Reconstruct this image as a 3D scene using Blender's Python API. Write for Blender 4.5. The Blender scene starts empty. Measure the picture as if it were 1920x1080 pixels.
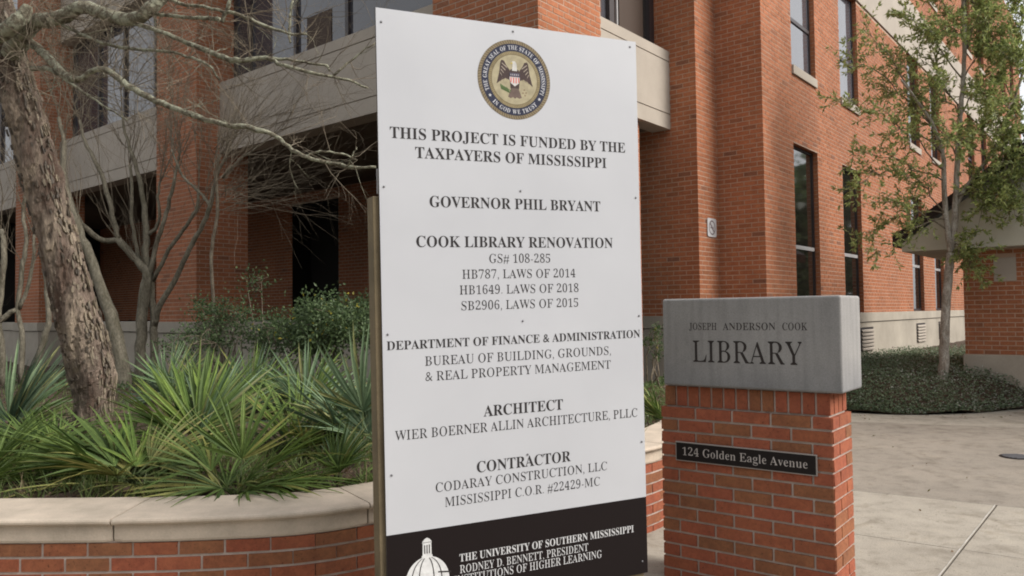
import bpy, math, random
import numpy as np
from mathutils import Matrix, Vector
random.seed(7); RNG = np.random.default_rng(11)
S = bpy.context.scene; COL = S.collection

# ------------------------------------------------------------------ camera
FPX = 1461.6; TH = .0323; ROLL = .0127; CZ = 1.45
F0 = Vector((0, math.cos(TH), math.sin(TH))); U0 = Vector((0, -math.sin(TH), math.cos(TH))); R0 = Vector((1, 0, 0))
CR = math.cos(ROLL)*R0 - math.sin(ROLL)*U0; CU = math.sin(ROLL)*R0 + math.cos(ROLL)*U0
cam = bpy.data.cameras.new('camera'); cam.sensor_width = 36; cam.lens = FPX/1920*36; cam.clip_end = 400; cam.clip_start = .05
co = bpy.data.objects.new('camera', cam); COL.objects.link(co)
co.matrix_world = Matrix(((CR.x, CU.x, -F0.x, 0), (CR.y, CU.y, -F0.y, 0), (CR.z, CU.z, -F0.z, CZ), (0, 0, 0, 1)))
S.camera = co

# ------------------------------------------------------------------ light
SUN_AZ = math.radians(104); SUN_EL = math.radians(38)
W = bpy.data.worlds.new('World'); S.world = W; W.use_nodes = True
nt = W.node_tree; bg = nt.nodes['Background']
sky = nt.nodes.new('ShaderNodeTexSky'); sky.sky_type = 'NISHITA'; sky.sun_disc = False
sky.sun_elevation = SUN_EL; sky.sun_rotation = SUN_AZ; sky.air_density = 1.0; sky.dust_density = 4.0; sky.ozone_density = 1.0
hs = nt.nodes.new('ShaderNodeHueSaturation'); hs.inputs['Saturation'].default_value = .22
nt.links.new(sky.outputs[0], hs.inputs['Color']); ov = nt.nodes.new('ShaderNodeMix'); ov.data_type = 'RGBA'; ov.inputs[0].default_value = .62; ov.inputs[7].default_value = (6.2, 6.3, 6.5, 1)   # even cloud cover
nt.links.new(hs.outputs[0], ov.inputs[6]); nt.links.new(ov.outputs[2], bg.inputs[0]); bg.inputs[1].default_value = .15
sun = bpy.data.lights.new('sun', 'SUN'); sun.energy = 3.5; sun.angle = math.radians(35); sun.color = (1, .95, .88)
so = bpy.data.objects.new('sun', sun); COL.objects.link(so)
sd = Vector((math.sin(SUN_AZ)*math.cos(SUN_EL), math.cos(SUN_AZ)*math.cos(SUN_EL), math.sin(SUN_EL)))
so.rotation_euler = sd.to_track_quat('Z', 'Y').to_euler(); so.location = (20, -5, 20)
S.view_settings.view_transform = 'Standard'; S.view_settings.look = 'None'; S.view_settings.gamma = 1
S.view_settings.use_curve_mapping = False; S.view_settings.exposure = 0.33
S.cycles.filter_width = 1.9

# ------------------------------------------------------------------ helpers
YAW = math.radians(39.49)
UX, UY = math.sin(YAW), math.cos(YAW); VX, VY = -math.cos(YAW), math.sin(YAW)
def uv(a, b, z=0.): return Vector((a*UX+b*VX, a*UY+b*VY, z))
def at(px, py, Y):
    d = F0 + CR*((px-960)/FPX) - CU*((py-540)/FPX)
    return d*(Y/d.y) + Vector((0, 0, CZ))
def px2m(r, Y): return r*Y/FPX

_late = []
class MB:
    def __init__(s): s.v = []; s.f = []; s.c = []; s.sm = []
    def add(s, vs, fs, col=None, smooth=False):
        n = len(s.v); s.v.extend([tuple(p) for p in vs])
        for f in fs:
            s.f.append([i+n for i in f]); s.c.append(col if col is not None else (1, 1, 1)); s.sm.append(smooth)
    def box(s, o, ax, ay, az, col=None):
        o = Vector(o); P = [o, o+ax, o+ax+ay, o+ay, o+az, o+ax+az, o+ax+ay+az, o+ay+az]
        s.add(P, [(0, 3, 2, 1), (4, 5, 6, 7), (0, 1, 5, 4), (1, 2, 6, 5), (2, 3, 7, 6), (3, 0, 4, 7)], col)
    def uvbox(s, a0, a1, b0, b1, z0, z1, col=None):
        s.box(uv(a0, b0, z0), uv(a1-a0, 0), uv(0, b1-b0), Vector((0, 0, z1-z0)), col)
    def tube(s, pts, rad, n=7, col=None, rough=0., cap=True):
        pts = [Vector(p) for p in pts]; rings = []; up = Vector((.31, .2, .93))
        for i, p in enumerate(pts):
            t = (pts[min(i+1, len(pts)-1)]-pts[max(i-1, 0)]).normalized()
            x = t.cross(up)
            if x.length < .1: x = t.cross(Vector((1, 0, 0)))
            x.normalize(); y = t.cross(x)
            r = rad[i] if hasattr(rad, '__len__') else rad
            rings.append([p+(x*math.cos(2*math.pi*k/n)+y*math.sin(2*math.pi*k/n))*r*(1+random.uniform(-rough, rough)) for k in range(n)])
        vs = [q for rg in rings for q in rg]; fs = []
        for i in range(len(pts)-1):
            for k in range(n):
                k2 = (k+1) % n; fs.append((i*n+k, i*n+k2, (i+1)*n+k2, (i+1)*n+k))
        if cap: fs.append(tuple(range(n))[::-1]); fs.append(tuple((len(pts)-1)*n+k for k in range(n)))
        s.add(vs, fs, col, True)
    def leaf(s, p, d, L, w, col=None, nrm=None):
        d = d.normalized(); x = d.cross(nrm if nrm else Vector((random.gauss(0, 1), random.gauss(0, 1), random.gauss(0, 1))))
        if x.length < 1e-3: x = Vector((1, 0, 0))
        x.normalize(); n = x.cross(d)*(w*.25)
        s.add([p, p+d*L*.45+x*w*.5+n, p+d*L, p+d*L*.45-x*w*.5+n], [(0, 1, 2), (0, 2, 3)], col)
    def mesh(s, name):
        m = bpy.data.meshes.new(name); m.from_pydata(s.v, [], s.f); m.validate()
        if len(m.polygons) == len(s.c):
            a = m.attributes.new('col', 'FLOAT_COLOR', 'FACE')
            a.data.foreach_set('color', np.array([list(c)[:3]+[1] for c in s.c], dtype=np.float32).ravel())
            m.polygons.foreach_set('use_smooth', s.sm)
        m.update(); return m

def link(name, mesh, mat=None, parent=None, world=None):
    o = bpy.data.objects.new(name, mesh); COL.objects.link(o)
    if mat and mesh and not len(mesh.materials): mesh.materials.append(mat)
    Mw = world if world is not None else Matrix.Identity(4)
    if parent is not None:
        o.parent = parent; o.matrix_basis = WORLD[parent.name].inverted() @ Mw
    else: o.matrix_basis = Mw
    WORLD[o.name] = Mw.copy()
    return o
WORLD = {}
def build(name, mb, mat, parent=None, bevel=0.): 
    o = link(name, mb.mesh(name), mat, parent)
    if bevel:
        b = o.modifiers.new('bevel', 'BEVEL'); b.width = bevel; b.segments = 3; b.limit_method = 'ANGLE'
    return o
def thing(name, label, cat, loc, group=None):
    o = link(name, None, None, None, Matrix.Translation(Vector(loc))); tag(o, label, cat, group); return o
def tag(o, label=None, cat=None, group=None, kind=None):
    if label: o['label'] = label
    if cat: o['category'] = cat
    if group: o['group'] = group
    if kind: o['kind'] = kind
    return o

# ------------------------------------------------------------------ materials
def newmat(name):
    m = bpy.data.materials.new(name); m.use_nodes = True; n = m.node_tree.nodes; return m, n, m.node_tree.links, n['Principled BSDF']
def noise(n, l, scale, detail=6, rough=.6, co=None, dim=None):
    t = n.new('ShaderNodeTexNoise'); t.inputs['Scale'].default_value = scale; t.inputs['Detail'].default_value = detail
    t.inputs['Roughness'].default_value = rough
    if co: l.new(co, t.inputs['Vector'])
    return t
def ramp(n, l, fac, stops):
    r = n.new('ShaderNodeValToRGB'); e = r.color_ramp.elements
    while len(e) < len(stops): e.new(.5)
    for x, (p, c) in zip(e, stops): x.position = p; x.color = (*c, 1)
    l.new(fac, r.inputs[0]); return r
def mul(n, l, a, b, mode='MULTIPLY', f=1.):
    m = n.new('ShaderNodeMix'); m.data_type = 'RGBA'; m.blend_type = mode; m.inputs[0].default_value = f
    for s_, i in ((a, 6), (b, 7)):
        if isinstance(s_, tuple): m.inputs[i].default_value = (*s_, 1)
        else: l.new(s_, m.inputs[i])
    return m.outputs[2]
def geo_pos(n): return n.new('ShaderNodeNewGeometry').outputs['Position']
def M(name, c, rough=.8, var=.2, scale=6, fine=60, bump=.2, dist=.004, spec=.3, c2=None):
    m, n, l, b = newmat(name); p = geo_pos(n)
    t1 = noise(n, l, scale, 8, .65, p); t2 = noise(n, l, fine, 4, .6, p)
    c2 = c2 or tuple(x*(1-var*1.6) for x in c)
    r = ramp(n, l, t1.outputs[0], [(.3, c2), (.7, tuple(min(1, x*(1+var*.5)) for x in c))])
    r2 = ramp(n, l, t2.outputs[0], [(.3, (1-var*.7,)*3), (.7, (1, 1, 1))])
    l.new(mul(n, l, r.outputs[0], r2.outputs[0]), b.inputs['Base Color']); b.inputs['Roughness'].default_value = rough
    b.inputs['Specular IOR Level'].default_value = spec
    if bump:
        bp = n.new('ShaderNodeBump'); bp.inputs['Strength'].default_value = bump; bp.inputs['Distance'].default_value = dist
        l.new(t2.outputs[0], bp.inputs['Height']); l.new(bp.outputs[0], b.inputs['Normal'])
    return m
def brickmat(name, stops, weather=.25):
    m, n, l, b = newmat(name); p = geo_pos(n)
    at_ = n.new('ShaderNodeAttribute'); at_.attribute_name = 'col'
    oi = n.new('ShaderNodeObjectInfo'); sp = n.new('ShaderNodeSeparateColor'); l.new(at_.outputs['Color'], sp.inputs[0])
    ad = n.new('ShaderNodeMath'); ad.operation = 'ADD'; l.new(sp.outputs[0], ad.inputs[0]); l.new(oi.outputs['Random'], ad.inputs[1])
    fr = n.new('ShaderNodeMath'); fr.operation = 'FRACT'; l.new(ad.outputs[0], fr.inputs[0])
    r = ramp(n, l, fr.outputs[0], stops); r.color_ramp.interpolation = 'LINEAR'
    t1 = noise(n, l, 1.2, 6, .6, p); t2 = noise(n, l, 55, 5, .7, p); t3 = noise(n, l, 14, 3, .5, p)
    c = mul(n, l, r.outputs[0], ramp(n, l, t1.outputs[0], [(.3, (1-weather,)*3), (.7, (1.08, 1.06, 1.04))]).outputs[0])
    c = mul(n, l, c, ramp(n, l, t2.outputs[0], [(.3, (.72,)*3), (.65, (1.1, 1.1, 1.1))]).outputs[0])
    c = mul(n, l, c, ramp(n, l, t3.outputs[0], [(.3, (.85, .8, .8)), (.7, (1.06, 1.06, 1.0))]).outputs[0])
    t4 = noise(n, l, 90, 2, .5, p); c = mul(n, l, c, ramp(n, l, t4.outputs[0], [(.28, (.45, .42, .42)), (.35, (1, 1, 1))]).outputs[0])
    l.new(c, b.inputs['Base Color']); b.inputs['Roughness'].default_value = .88; b.inputs['Specular IOR Level'].default_value = .25
    bp = n.new('ShaderNodeBump'); bp.inputs['Strength'].default_value = .5; bp.inputs['Distance'].default_value = .003
    l.new(t2.outputs[0], bp.inputs['Height']); l.new(bp.outputs[0], b.inputs['Normal'])
    return m
m_brick = brickmat('library_brick', [(0, (.37, .140, .068)), (.35, (.42, .166, .084)), (.75, (.39, .150, .074)), (.97, (.34, .138, .068)), (1, (.24, .11, .07))])
m_mbrick = brickmat('orange_brick', [(0, (.31, .105, .055)), (.3, (.34, .105, .06)), (.55, (.29, .09, .05)), (.78, (.28, .115, .058)), (1, (.25, .11, .058))], .15)
m_mortar = M('mortar', (.46, .325, .245), .95, .15, 3, 90, .5, .004)
m_mmortar = M('monument_mortar', (.50, .42, .37), .95, .18, 9, 90, .6, .004)
m_conc = M('cast_concrete', (.40, .35, .295), .9, .10, 1.2, 70, .25, .003)
m_base = M('base_concrete', (.42, .375, .31), .9, .18, 1.0, 60, .3, .003)
m_coping = M('coping_concrete', (.55, .46, .37), .85, .16, 5, 110, .5, .003, c2=(.40, .34, .27))
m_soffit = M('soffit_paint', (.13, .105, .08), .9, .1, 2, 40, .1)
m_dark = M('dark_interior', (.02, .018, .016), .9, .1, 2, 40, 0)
m_frame = M('bronze_metal', (.030, .022, .024), .45, .1, 3, 40, 0, spec=.5)
m_alu = M('light_metal', (.35, .34, .34), .45, .1, 3, 40, 0, spec=.5)
m_soil = M('mulch', (.12, .08, .055), .95, .45, 9, 55, 1, .03)
m_stucco = M('stucco', (.50, .48, .40), .9, .08, 2, 80, .3)
m_dirt = M('joint_dirt', (.10, .08, .065), .95, .3, 8, 80, .5)
m_wood = M('post_wood', (.20, .155, .092), .75, .25, 4, 120, .3, .002)
m_ply = M('board_edge', (.10, .085, .075), .8, .2, 10, 90, .2)
m_screw = M('screw_steel', (.16, .16, .17), .4, .1, 50, 200, 0, spec=.5)
def flat(name, c, rough=.7, spec=.3):
    m, n, l, b = newmat(name); b.inputs['Base Color'].default_value = (*c, 1); b.inputs['Roughness'].default_value = rough
    b.inputs['Specular IOR Level'].default_value = spec; return m
m_ink = flat('black_ink', (.022, .019, .02)); m_white = flat('white_print', (.5, .5, .51)); m_band = flat('dark_band', (.012, .0085, .0085), .6, .10)
m_grey_ink = flat('engraved_paint', (.033, .027, .025), .9)
def m_attr(name, rough=.6, spec=.3, trans=0., obrand=0.):
    m, n, l, b = newmat(name); a = n.new('ShaderNodeAttribute'); a.attribute_name = 'col'; t = noise(n, l, 40, 3, .5, geo_pos(n))
    c = mul(n, l, a.outputs['Color'], ramp(n, l, t.outputs[0], [(.3, (.8,)*3), (.7, (1.1,)*3)]).outputs[0])
    if obrand:
        oi = n.new('ShaderNodeObjectInfo'); c = mul(n, l, c, ramp(n, l, oi.outputs['Random'], [(0, (1-obrand, 1-obrand, 1-obrand*.6)), (1, (1+obrand*.7, 1+obrand*.5, 1))]).outputs[0])
    l.new(c, b.inputs['Base Color']); b.inputs['Roughness'].default_value = rough; b.inputs['Specular IOR Level'].default_value = spec
    if trans:
        tr = n.new('ShaderNodeBsdfTranslucent'); l.new(c, tr.inputs[0]); mx = n.new('ShaderNodeMixShader'); mx.inputs[0].default_value = trans
        l.new(b.outputs[0], mx.inputs[1]); l.new(tr.outputs[0], mx.inputs[2]); l.new(mx.outputs[0], n['Material Output'].inputs[0])
    return m
m_leaf = m_attr('leaf', .5, .4, .4); m_frond = m_attr('palmetto_leaf', .6, .28, .22, .25); m_print = m_attr('seal_print', .7, .2)
def barkmat(name, c1, c2, c3, scale=8, stretch=.35, bump=1., dist=.02, lichen=None):
    m, n, l, b = newmat(name); mp = n.new('ShaderNodeMapping'); l.new(geo_pos(n), mp.inputs[0]); mp.inputs['Scale'].default_value = (1, 1, stretch)
    t = noise(n, l, scale, 10, .7, mp.outputs[0]); t.inputs['Distortion'].default_value = .6; t2 = noise(n, l, scale*7, 6, .7, mp.outputs[0])
    v = n.new('ShaderNodeTexVoronoi'); v.inputs['Scale'].default_value = scale*2.3; l.new(mp.outputs[0], v.inputs['Vector']); v.feature = 'F1'
    r = ramp(n, l, t.outputs[0], [(.36, c1), (.5, c2), (.62, c3)])
    c = mul(n, l, r.outputs[0], ramp(n, l, t2.outputs[0], [(.3, (.45,)*3), (.65, (1.15,)*3)]).outputs[0])
    if lichen:
        t3 = noise(n, l, 22, 6, .7, geo_pos(n)); rr = ramp(n, l, t3.outputs[0], [(.47, (0,)*3), (.56, (1,)*3)])
        mx = n.new('ShaderNodeMix'); mx.data_type = 'RGBA'; l.new(rr.outputs[0], mx.inputs[0]); l.new(c, mx.inputs[6]); mx.inputs[7].default_value = (*lichen, 1); c = mx.outputs[2]
    l.new(c, b.inputs['Base Color']); b.inputs['Roughness'].default_value = .9; b.inputs['Specular IOR Level'].default_value = .2
    mm = n.new('ShaderNodeMath'); mm.operation = 'ADD'; l.new(t2.outputs[0], mm.inputs[0]); l.new(v.outputs['Distance'], mm.inputs[1])
    bp = n.new('ShaderNodeBump'); bp.inputs['Strength'].default_value = bump; bp.inputs['Distance'].default_value = dist
    l.new(mm.outputs[0], bp.inputs['Height']); l.new(bp.outputs[0], b.inputs['Normal']); return m
m_bark = barkmat('rough_bark', (.11, .070, .052), (.19, .145, .115), (.33, .265, .20), 7, .3, 1, .02)
m_lichen = barkmat('lichen_bark', (.085, .07, .05), (.165, .145, .105), (.25, .23, .165), 14, 1, 1, .008, (.31, .31, .23))
m_smooth = barkmat('smooth_grey_bark', (.13, .115, .08), (.20, .18, .135), (.28, .25, .19), 9, .4, .5, .006)
m_twig = barkmat('twig_bark', (.12, .095, .065), (.19, .155, .115), (.27, .23, .17), 14, 1, .2, .002)
m_pale = barkmat('pale_bark', (.24, .20, .16), (.38, .34, .29), (.52, .48, .42), 12, .5, .5, .006)
# glass: dull grey-blue blinds behind a reflecting pane
def glassmat(name, c, rough=.04):
    m, n, l, b = newmat(name); t = noise(n, l, 1.3, 4, .5, geo_pos(n))
    r = ramp(n, l, t.outputs[0], [(.3, tuple(x*.75 for x in c)), (.7, c)]); l.new(r.outputs[0], b.inputs['Base Color'])
    b.inputs['Roughness'].default_value = rough; b.inputs['Specular IOR Level'].default_value = .9; b.inputs['IOR'].default_value = 2.1
    return m
m_glassA = glassmat('shaded_glass', (.06, .06, .07)); m_glassA.node_tree.nodes['Principled BSDF'].inputs['IOR'].default_value = 1.5
m_glass = glassmat('blind_backed_glass', (.10, .10, .115)); m_glass2 = glassmat('dark_glass', (.018, .015, .013)); m_brown = flat('brown_blind', (.055, .035, .025), .7)

# ------------------------------------------------------------------ brickwork generator
CH = .06773; BL = .2032; JT = .0105
def bricks_of(L, z0, z1, holes=(), phase=0., bl=BL, s_start=0.):
    """running bond: list of (s0, s1, zc0, zc1)"""
    out = []; k0 = int(math.floor(z0/CH+1e-6)); k = k0
    while k*CH < z1-.01:
        za = max(k*CH+JT/2, z0); zb = min((k+1)*CH-JT/2, z1); off = (phase+(.5 if k % 2 else 0))*bl
        if zb-za > .012:
            s = s_start-off
            while s < L:
                a = max(s+JT/2, s_start); b_ = min(s+bl-JT/2, L); s += bl
                if b_-a < .015: continue
                segs = [(a, b_)]
                for (h0, h1, hz0, hz1) in holes:
                    if zb <= hz0+.005 or za >= hz1-.005: continue
                    ns = []
                    for (p, q) in segs:
                        if q <= h0 or p >= h1: ns.append((p, q)); continue
                        if p < h0: ns.append((p, h0))
                        if q > h1: ns.append((h1, q))
                    segs = ns
                for (p, q) in segs:
                    if q-p > .015: out.append((p, q, za, zb))
        k += 1
    return out
def brick_geo(mb, O, d, n, brs, proud=.003, rnd=True):
    for (a, b_, za, zb) in brs:
        pr = proud+random.uniform(-.0012, .0015); j = [random.uniform(-.0012, .0012) for _ in range(4)]
        P0 = O+d*a; P1 = O+d*b_; e = .0015
        def q(P, z, o): return (P.x+n.x*o, P.y+n.y*o, z)
        A = [q(P0, za, -.004), q(P1, za, -.004), q(P1, zb, -.004), q(P0, zb, -.004)]
        B = [q(P0+d*e, za+e, pr+j[0]), q(P1-d*e, za+e, pr+j[1]), q(P1-d*e, zb-e, pr+j[2]), q(P0+d*e, zb-e, pr+j[3])]
        mb.add(A+B, [(4, 5, 6, 7), (0, 1, 5, 4), (1, 2, 6, 5), (2, 3, 7, 6), (3, 0, 4, 7)], (random.random(), 0, 0))
_unit = {}
def unit_brick(mat, i):
    key = (mat.name, i)
    if key not in _unit:
        mb = MB(); rs = random.Random(i)
        j = [rs.uniform(-.06, .06) for _ in range(4)]; e = .006; ez = .02
        A = [(0, 0, 0), (1, 0, 0), (1, 0, 1), (0, 0, 1)]; B = [(e, 1+j[0], ez), (1-e, 1+j[1], ez), (1-e, 1+j[2], 1-ez), (e, 1+j[3], 1-ez)]
        mb.add(A+B, [(4, 5, 6, 7), (0, 1, 5, 4), (1, 2, 6, 5), (2, 3, 7, 6), (3, 0, 4, 7)], (0, 0, 0))
        m = mb.mesh('brick'); m.materials.append(mat); _unit[key] = m
    return _unit[key]
def brick_obj(parent, O, d, n, br, mat, proud=.003, z=None):
    a, b_, za, zb = br; dep = .02
    o = O+d*a-n*(dep-proud); 
    Mw = Matrix(((d.x*(b_-a), n.x*dep, 0, o.x), (d.y*(b_-a), n.y*dep, 0, o.y), (0, 0, zb-za, za), (0, 0, 0, 1)))
    return link('brick', unit_brick(mat, random.randrange(6)), mat, parent, Mw)
rev = MB(); revd = MB()
def wall_quads(mb, O, d, n, L, z0, z1, holes=(), reveal=.1, s0=0.):
    ss = sorted({s0, L} | {max(s0, min(L, h[i])) for h in holes for i in (0, 1)}); zs = sorted({z0, z1} | {max(z0, min(z1, h[i])) for h in holes for i in (2, 3)})
    for i in range(len(ss)-1):
        for j in range(len(zs)-1):
            sc = (ss[i]+ss[i+1])/2; zc = (zs[j]+zs[j+1])/2
            if any(h[0] < sc < h[1] and h[2] < zc < h[3] for h in holes): continue
            P = [O+d*ss[i], O+d*ss[i+1]]
            mb.add([(P[0].x, P[0].y, zs[j]), (P[1].x, P[1].y, zs[j]), (P[1].x, P[1].y, zs[j+1]), (P[0].x, P[0].y, zs[j+1])], [(0, 1, 2, 3)])
    for h in holes:
        P = [O+d*h[0], O+d*h[1]]; I = [p-n*reveal for p in P]
        c = [[(p.x, p.y, z) for z in (h[2], h[3])] for p in P]; ci = [[(p.x, p.y, z) for z in (h[2], h[3])] for p in I]
        tg = revd if reveal > .2 else rev
        nz = max(1, int((h[3]-h[2])/CH)) if reveal < .2 else 1
        for k in (0, 1):
            for q in range(nz):
                za = h[2]+(h[3]-h[2])*q/nz; zb_ = h[2]+(h[3]-h[2])*(q+1)/nz-.008
                tg.add([(P[k].x, P[k].y, za), (I[k].x, I[k].y, za), (I[k].x, I[k].y, zb_), (P[k].x, P[k].y, zb_)], [(0, 1, 2, 3)], (random.random(), 0, 0))
            mb.add([(P[k].x-n.x*.004-(d.x*.002 if k == 0 else -d.x*.002), P[k].y-n.y*.004-(d.y*.002 if k == 0 else -d.y*.002), h[2]), (I[k].x-(d.x*.002 if k == 0 else -d.x*.002), I[k].y-(d.y*.002 if k == 0 else -d.y*.002), h[2]), (I[k].x-(d.x*.002 if k == 0 else -d.x*.002), I[k].y-(d.y*.002 if k == 0 else -d.y*.002), h[3]), (P[k].x-n.x*.004-(d.x*.002 if k == 0 else -d.x*.002), P[k].y-n.y*.004-(d.y*.002 if k == 0 else -d.y*.002), h[3])], [(0, 1, 2, 3)])
        for k in (0, 1): tg.add([c[0][k], c[1][k], ci[1][k], ci[0][k]], [(0, 1, 2, 3)], (.4, 0, 0))

# ------------------------------------------------------------------ text
def mathbold(s):
    o = ''
    for c in s:
        if 'A' <= c <= 'Z': o += chr(0x1D400+ord(c)-65)
        elif 'a' <= c <= 'z': o += chr(0x1D41A+ord(c)-97)
        elif '0' <= c <= '9': o += chr(0x1D7CE+ord(c)-48)
        else: o += c
    return o
_tc = {}
def text_geo(s, thin=0.):
    key = (s, thin)
    if key in _tc: return _tc[key]
    cu = bpy.data.curves.new('txt', 'FONT'); cu.body = mathbold(s); cu.resolution_u = 3; o = bpy.data.objects.new('txt', cu); COL.objects.link(o)
    dg = bpy.context.evaluated_depsgraph_get(); dg.update(); e = o.evaluated_get(dg); me = e.to_mesh()
    V = np.array([v.co[:2] for v in me.vertices]); me.calc_loop_triangles(); T = [tuple(t.vertices) for t in me.loop_triangles]
    e.to_mesh_clear(); bpy.data.objects.remove(o); bpy.data.curves.remove(cu)
    # merge duplicates
    idx = {}; mp = []; NV = []
    for p in V:
        k = (round(p[0], 5), round(p[1], 5))
        if k not in idx: idx[k] = len(NV); NV.append(p)
        mp.append(idx[k])
    V = np.array(NV); T = [tuple(mp[i] for i in t) for t in T]; T = [t for t in T if len(set(t)) == 3]
    if thin:
        ec = {}
        for t in T:
            a, b, c = t; ar = np.cross(V[b]-V[a], V[c]-V[a])
            if ar < 0: a, b, c = a, c, b
            for e_ in ((a, b), (b, c), (c, a)): ec[e_] = 1
        bd = [e_ for e_ in ec if (e_[1], e_[0]) not in ec]
        A = V[[e_[0] for e_ in bd]]; B = V[[e_[1] for e_ in bd]]; D = B-A
        NV = V.copy(); inc = {}
        for k_, (a, b) in enumerate(bd):
            t = V[b]-V[a]; ln = np.hypot(*t)
            if ln < 1e-7: continue
            nn = np.array([-t[1], t[0]])/ln; wmin = 9.
            for fr_ in (.15, .5, .85):
                p = V[a]+t*fr_+nn*1e-4; den = D[:, 0]*nn[1]-D[:, 1]*nn[0]
                with np.errstate(all='ignore'):
                    q = A-p; tt = (q[:, 1]*D[:, 0]-q[:, 0]*D[:, 1])/den; ss = (q[:, 1]*nn[0]-q[:, 0]*nn[1])/den
                hit = (tt > 1e-4) & (ss >= -1e-6) & (ss <= 1+1e-6) & np.isfinite(tt)
                if hit.any(): wmin = min(wmin, tt[hit].min())
            d_ = min(max(0., min(wmin, .17)-.036)*.5*thin, .17*wmin) if wmin < 9 else 0.
            for vtx in (a, b): inc.setdefault(vtx, []).append((nn, d_))
        for vtx, L_ in inc.items():
            if len(L_) < 2: continue
            (n1, d1), (n2, d2) = L_[:2]; cr = n1[0]*n2[1]-n1[1]*n2[0]
            if abs(cr) < .35: m_ = n1+n2; NV[vtx] = V[vtx]+m_/max(1e-6, np.hypot(*m_))*(d1+d2)/2
            else: NV[vtx] = V[vtx]+np.array([(d1*n2[1]-d2*n1[1])/cr, (n1[0]*d2-n2[0]*d1)/cr])
        V = NV
    _tc[key] = (V, T); return V, T
_cap = None
def capH():
    global _cap
    if _cap is None: V, T = text_geo('H'); _cap = V[:, 1].max()-V[:, 1].min()
    return _cap
def put_text(mb, s, O, ex, ez, n, x0, x1, y, cap, thin=0., off=.0008, shear=0.):
    """lay string between x0 and x1 on the plane O + ex*x + ez*y"""
    V, T = text_geo(s, thin); mn, mx = V[:, 0].min(), V[:, 0].max(); sx = (x1-x0)/(mx-mn); sy = cap/capH()
    P = [O+ex*(x0+(p[0]-mn)*sx)+ez*(y+p[1]*sy)+n*off for p in V]; mb.add(P, T)

def put_words(parent, mat, s, O, ex, ez, n, x0, x1, y, cap, thin=0., off=.0008):
    V, T = text_geo(s, thin); mn, mx = V[:, 0].min(), V[:, 0].max(); sx = (x1-x0)/(mx-mn); sy = cap/capH()
    ext = sorted((min(V[i][0] for i in t), max(V[i][0] for i in t)) for t in T); cuts = []; hi = ext[0][1]
    for a, b in ext:
        if a-hi > .16: cuts.append((a+hi)/2)
        hi = max(hi, b)
    cuts = [-1e9]+cuts+[1e9]
    for c0, c1 in zip(cuts[:-1], cuts[1:]):
        TT = [t for t in T if c0 < V[t[0]][0] < c1]
        if not TT: continue
        mb = MB(); ids = sorted({i for t in TT for i in t}); mp = {i: k for k, i in enumerate(ids)}
        mb.add([O+ex*(x0+(V[i][0]-mn)*sx)+ez*(y+V[i][1]*sy)+n*off for i in ids], [tuple(mp[i] for i in t) for t in TT]); build('lettering', mb, mat, parent)

# ================================================================== GROUND
gm = MB(); gm.add([(-60, -20, -.014), (80, -20, -.014), (80, 90, -.014), (-60, 90, -.014)], [(0, 1, 2, 3)])
ground = build('ground', gm, m_dirt); tag(ground, kind='structure')
def concmat(name, c, c2):
    m, n, l, b = newmat(name); p = geo_pos(n)
    t1 = noise(n, l, .9, 8, .65, p); t2 = noise(n, l, 5, 8, .7, p); t3 = noise(n, l, 130, 3, .6, p)
    r = ramp(n, l, t1.outputs[0], [(.32, c2), (.66, c)])
    c_ = mul(n, l, r.outputs[0], ramp(n, l, t2.outputs[0], [(.28, (.62, .60, .57)), (.5, (.95,)*3), (.75, (1.1, 1.09, 1.06))]).outputs[0])
    c_ = mul(n, l, c_, ramp(n, l, t3.outputs[0], [(.3, (.72,)*3), (.62, (1.1,)*3)]).outputs[0])
    t4 = noise(n, l, 28, 2, .5, p); c_ = mul(n, l, c_, ramp(n, l, t4.outputs[0], [(.27, (.55, .52, .48)), (.34, (1, 1, 1))]).outputs[0])
    t5 = noise(n, l, 2.2, 4, .7, p); t5.inputs['Distortion'].default_value = 1.5; c_ = mul(n, l, c_, ramp(n, l, t5.outputs[0], [(.33, (.78, .76, .73)), (.45, (1, 1, 1))]).outputs[0])
    l.new(c_, b.inputs['Base Color']); b.inputs['Roughness'].default_value = .85; b.inputs['Specular IOR Level'].default_value = .3
    bp = n.new('ShaderNodeBump'); bp.inputs['Strength'].default_value = .5; bp.inputs['Distance'].default_value = .003
    l.new(t3.outputs[0], bp.inputs['Height']); l.new(bp.outputs[0], b.inputs['Normal']); return m
m_slab = concmat('pavement_concrete', (.375, .34, .285), (.285, .257, .215)); m_slab2 = concmat('smoother_concrete', (.29, .255, .212), (.235, .208, .175))
m_caulk = M('white_caulk', (.60, .57, .53), .8, .3, 20, 90, .2)
pave = tag(link('pavement', None, None, None), kind='structure')
def slab(pts, mat, top=0.):
    mb = MB(); c = sum((Vector(p) for p in pts), Vector((0, 0)))/len(pts)
    P = [Vector(p)+(c-Vector(p)).normalized()*.006 for p in pts]; k = len(P)
    mb.add([(p.x, p.y, -.012) for p in P]+[(p.x, p.y, top) for p in P], [tuple(range(k, 2*k))]+[(i, (i+1) % k, (i+1) % k+k, i+k) for i in range(k)])
    o = build('slab', mb, mat, pave); bv = o.modifiers.new('b', 'BEVEL'); bv.width = .004; bv.segments = 2; return o
def g2(a, b): p = uv(a, b); return (p.x, p.y)
L3 = lambda b: 5.40-.06*b; L2 = lambda b: 6.80-.12*b; L1 = lambda b: 11.56-.335*b
bs = [-9, -4.2, .94, 3.6]
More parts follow.
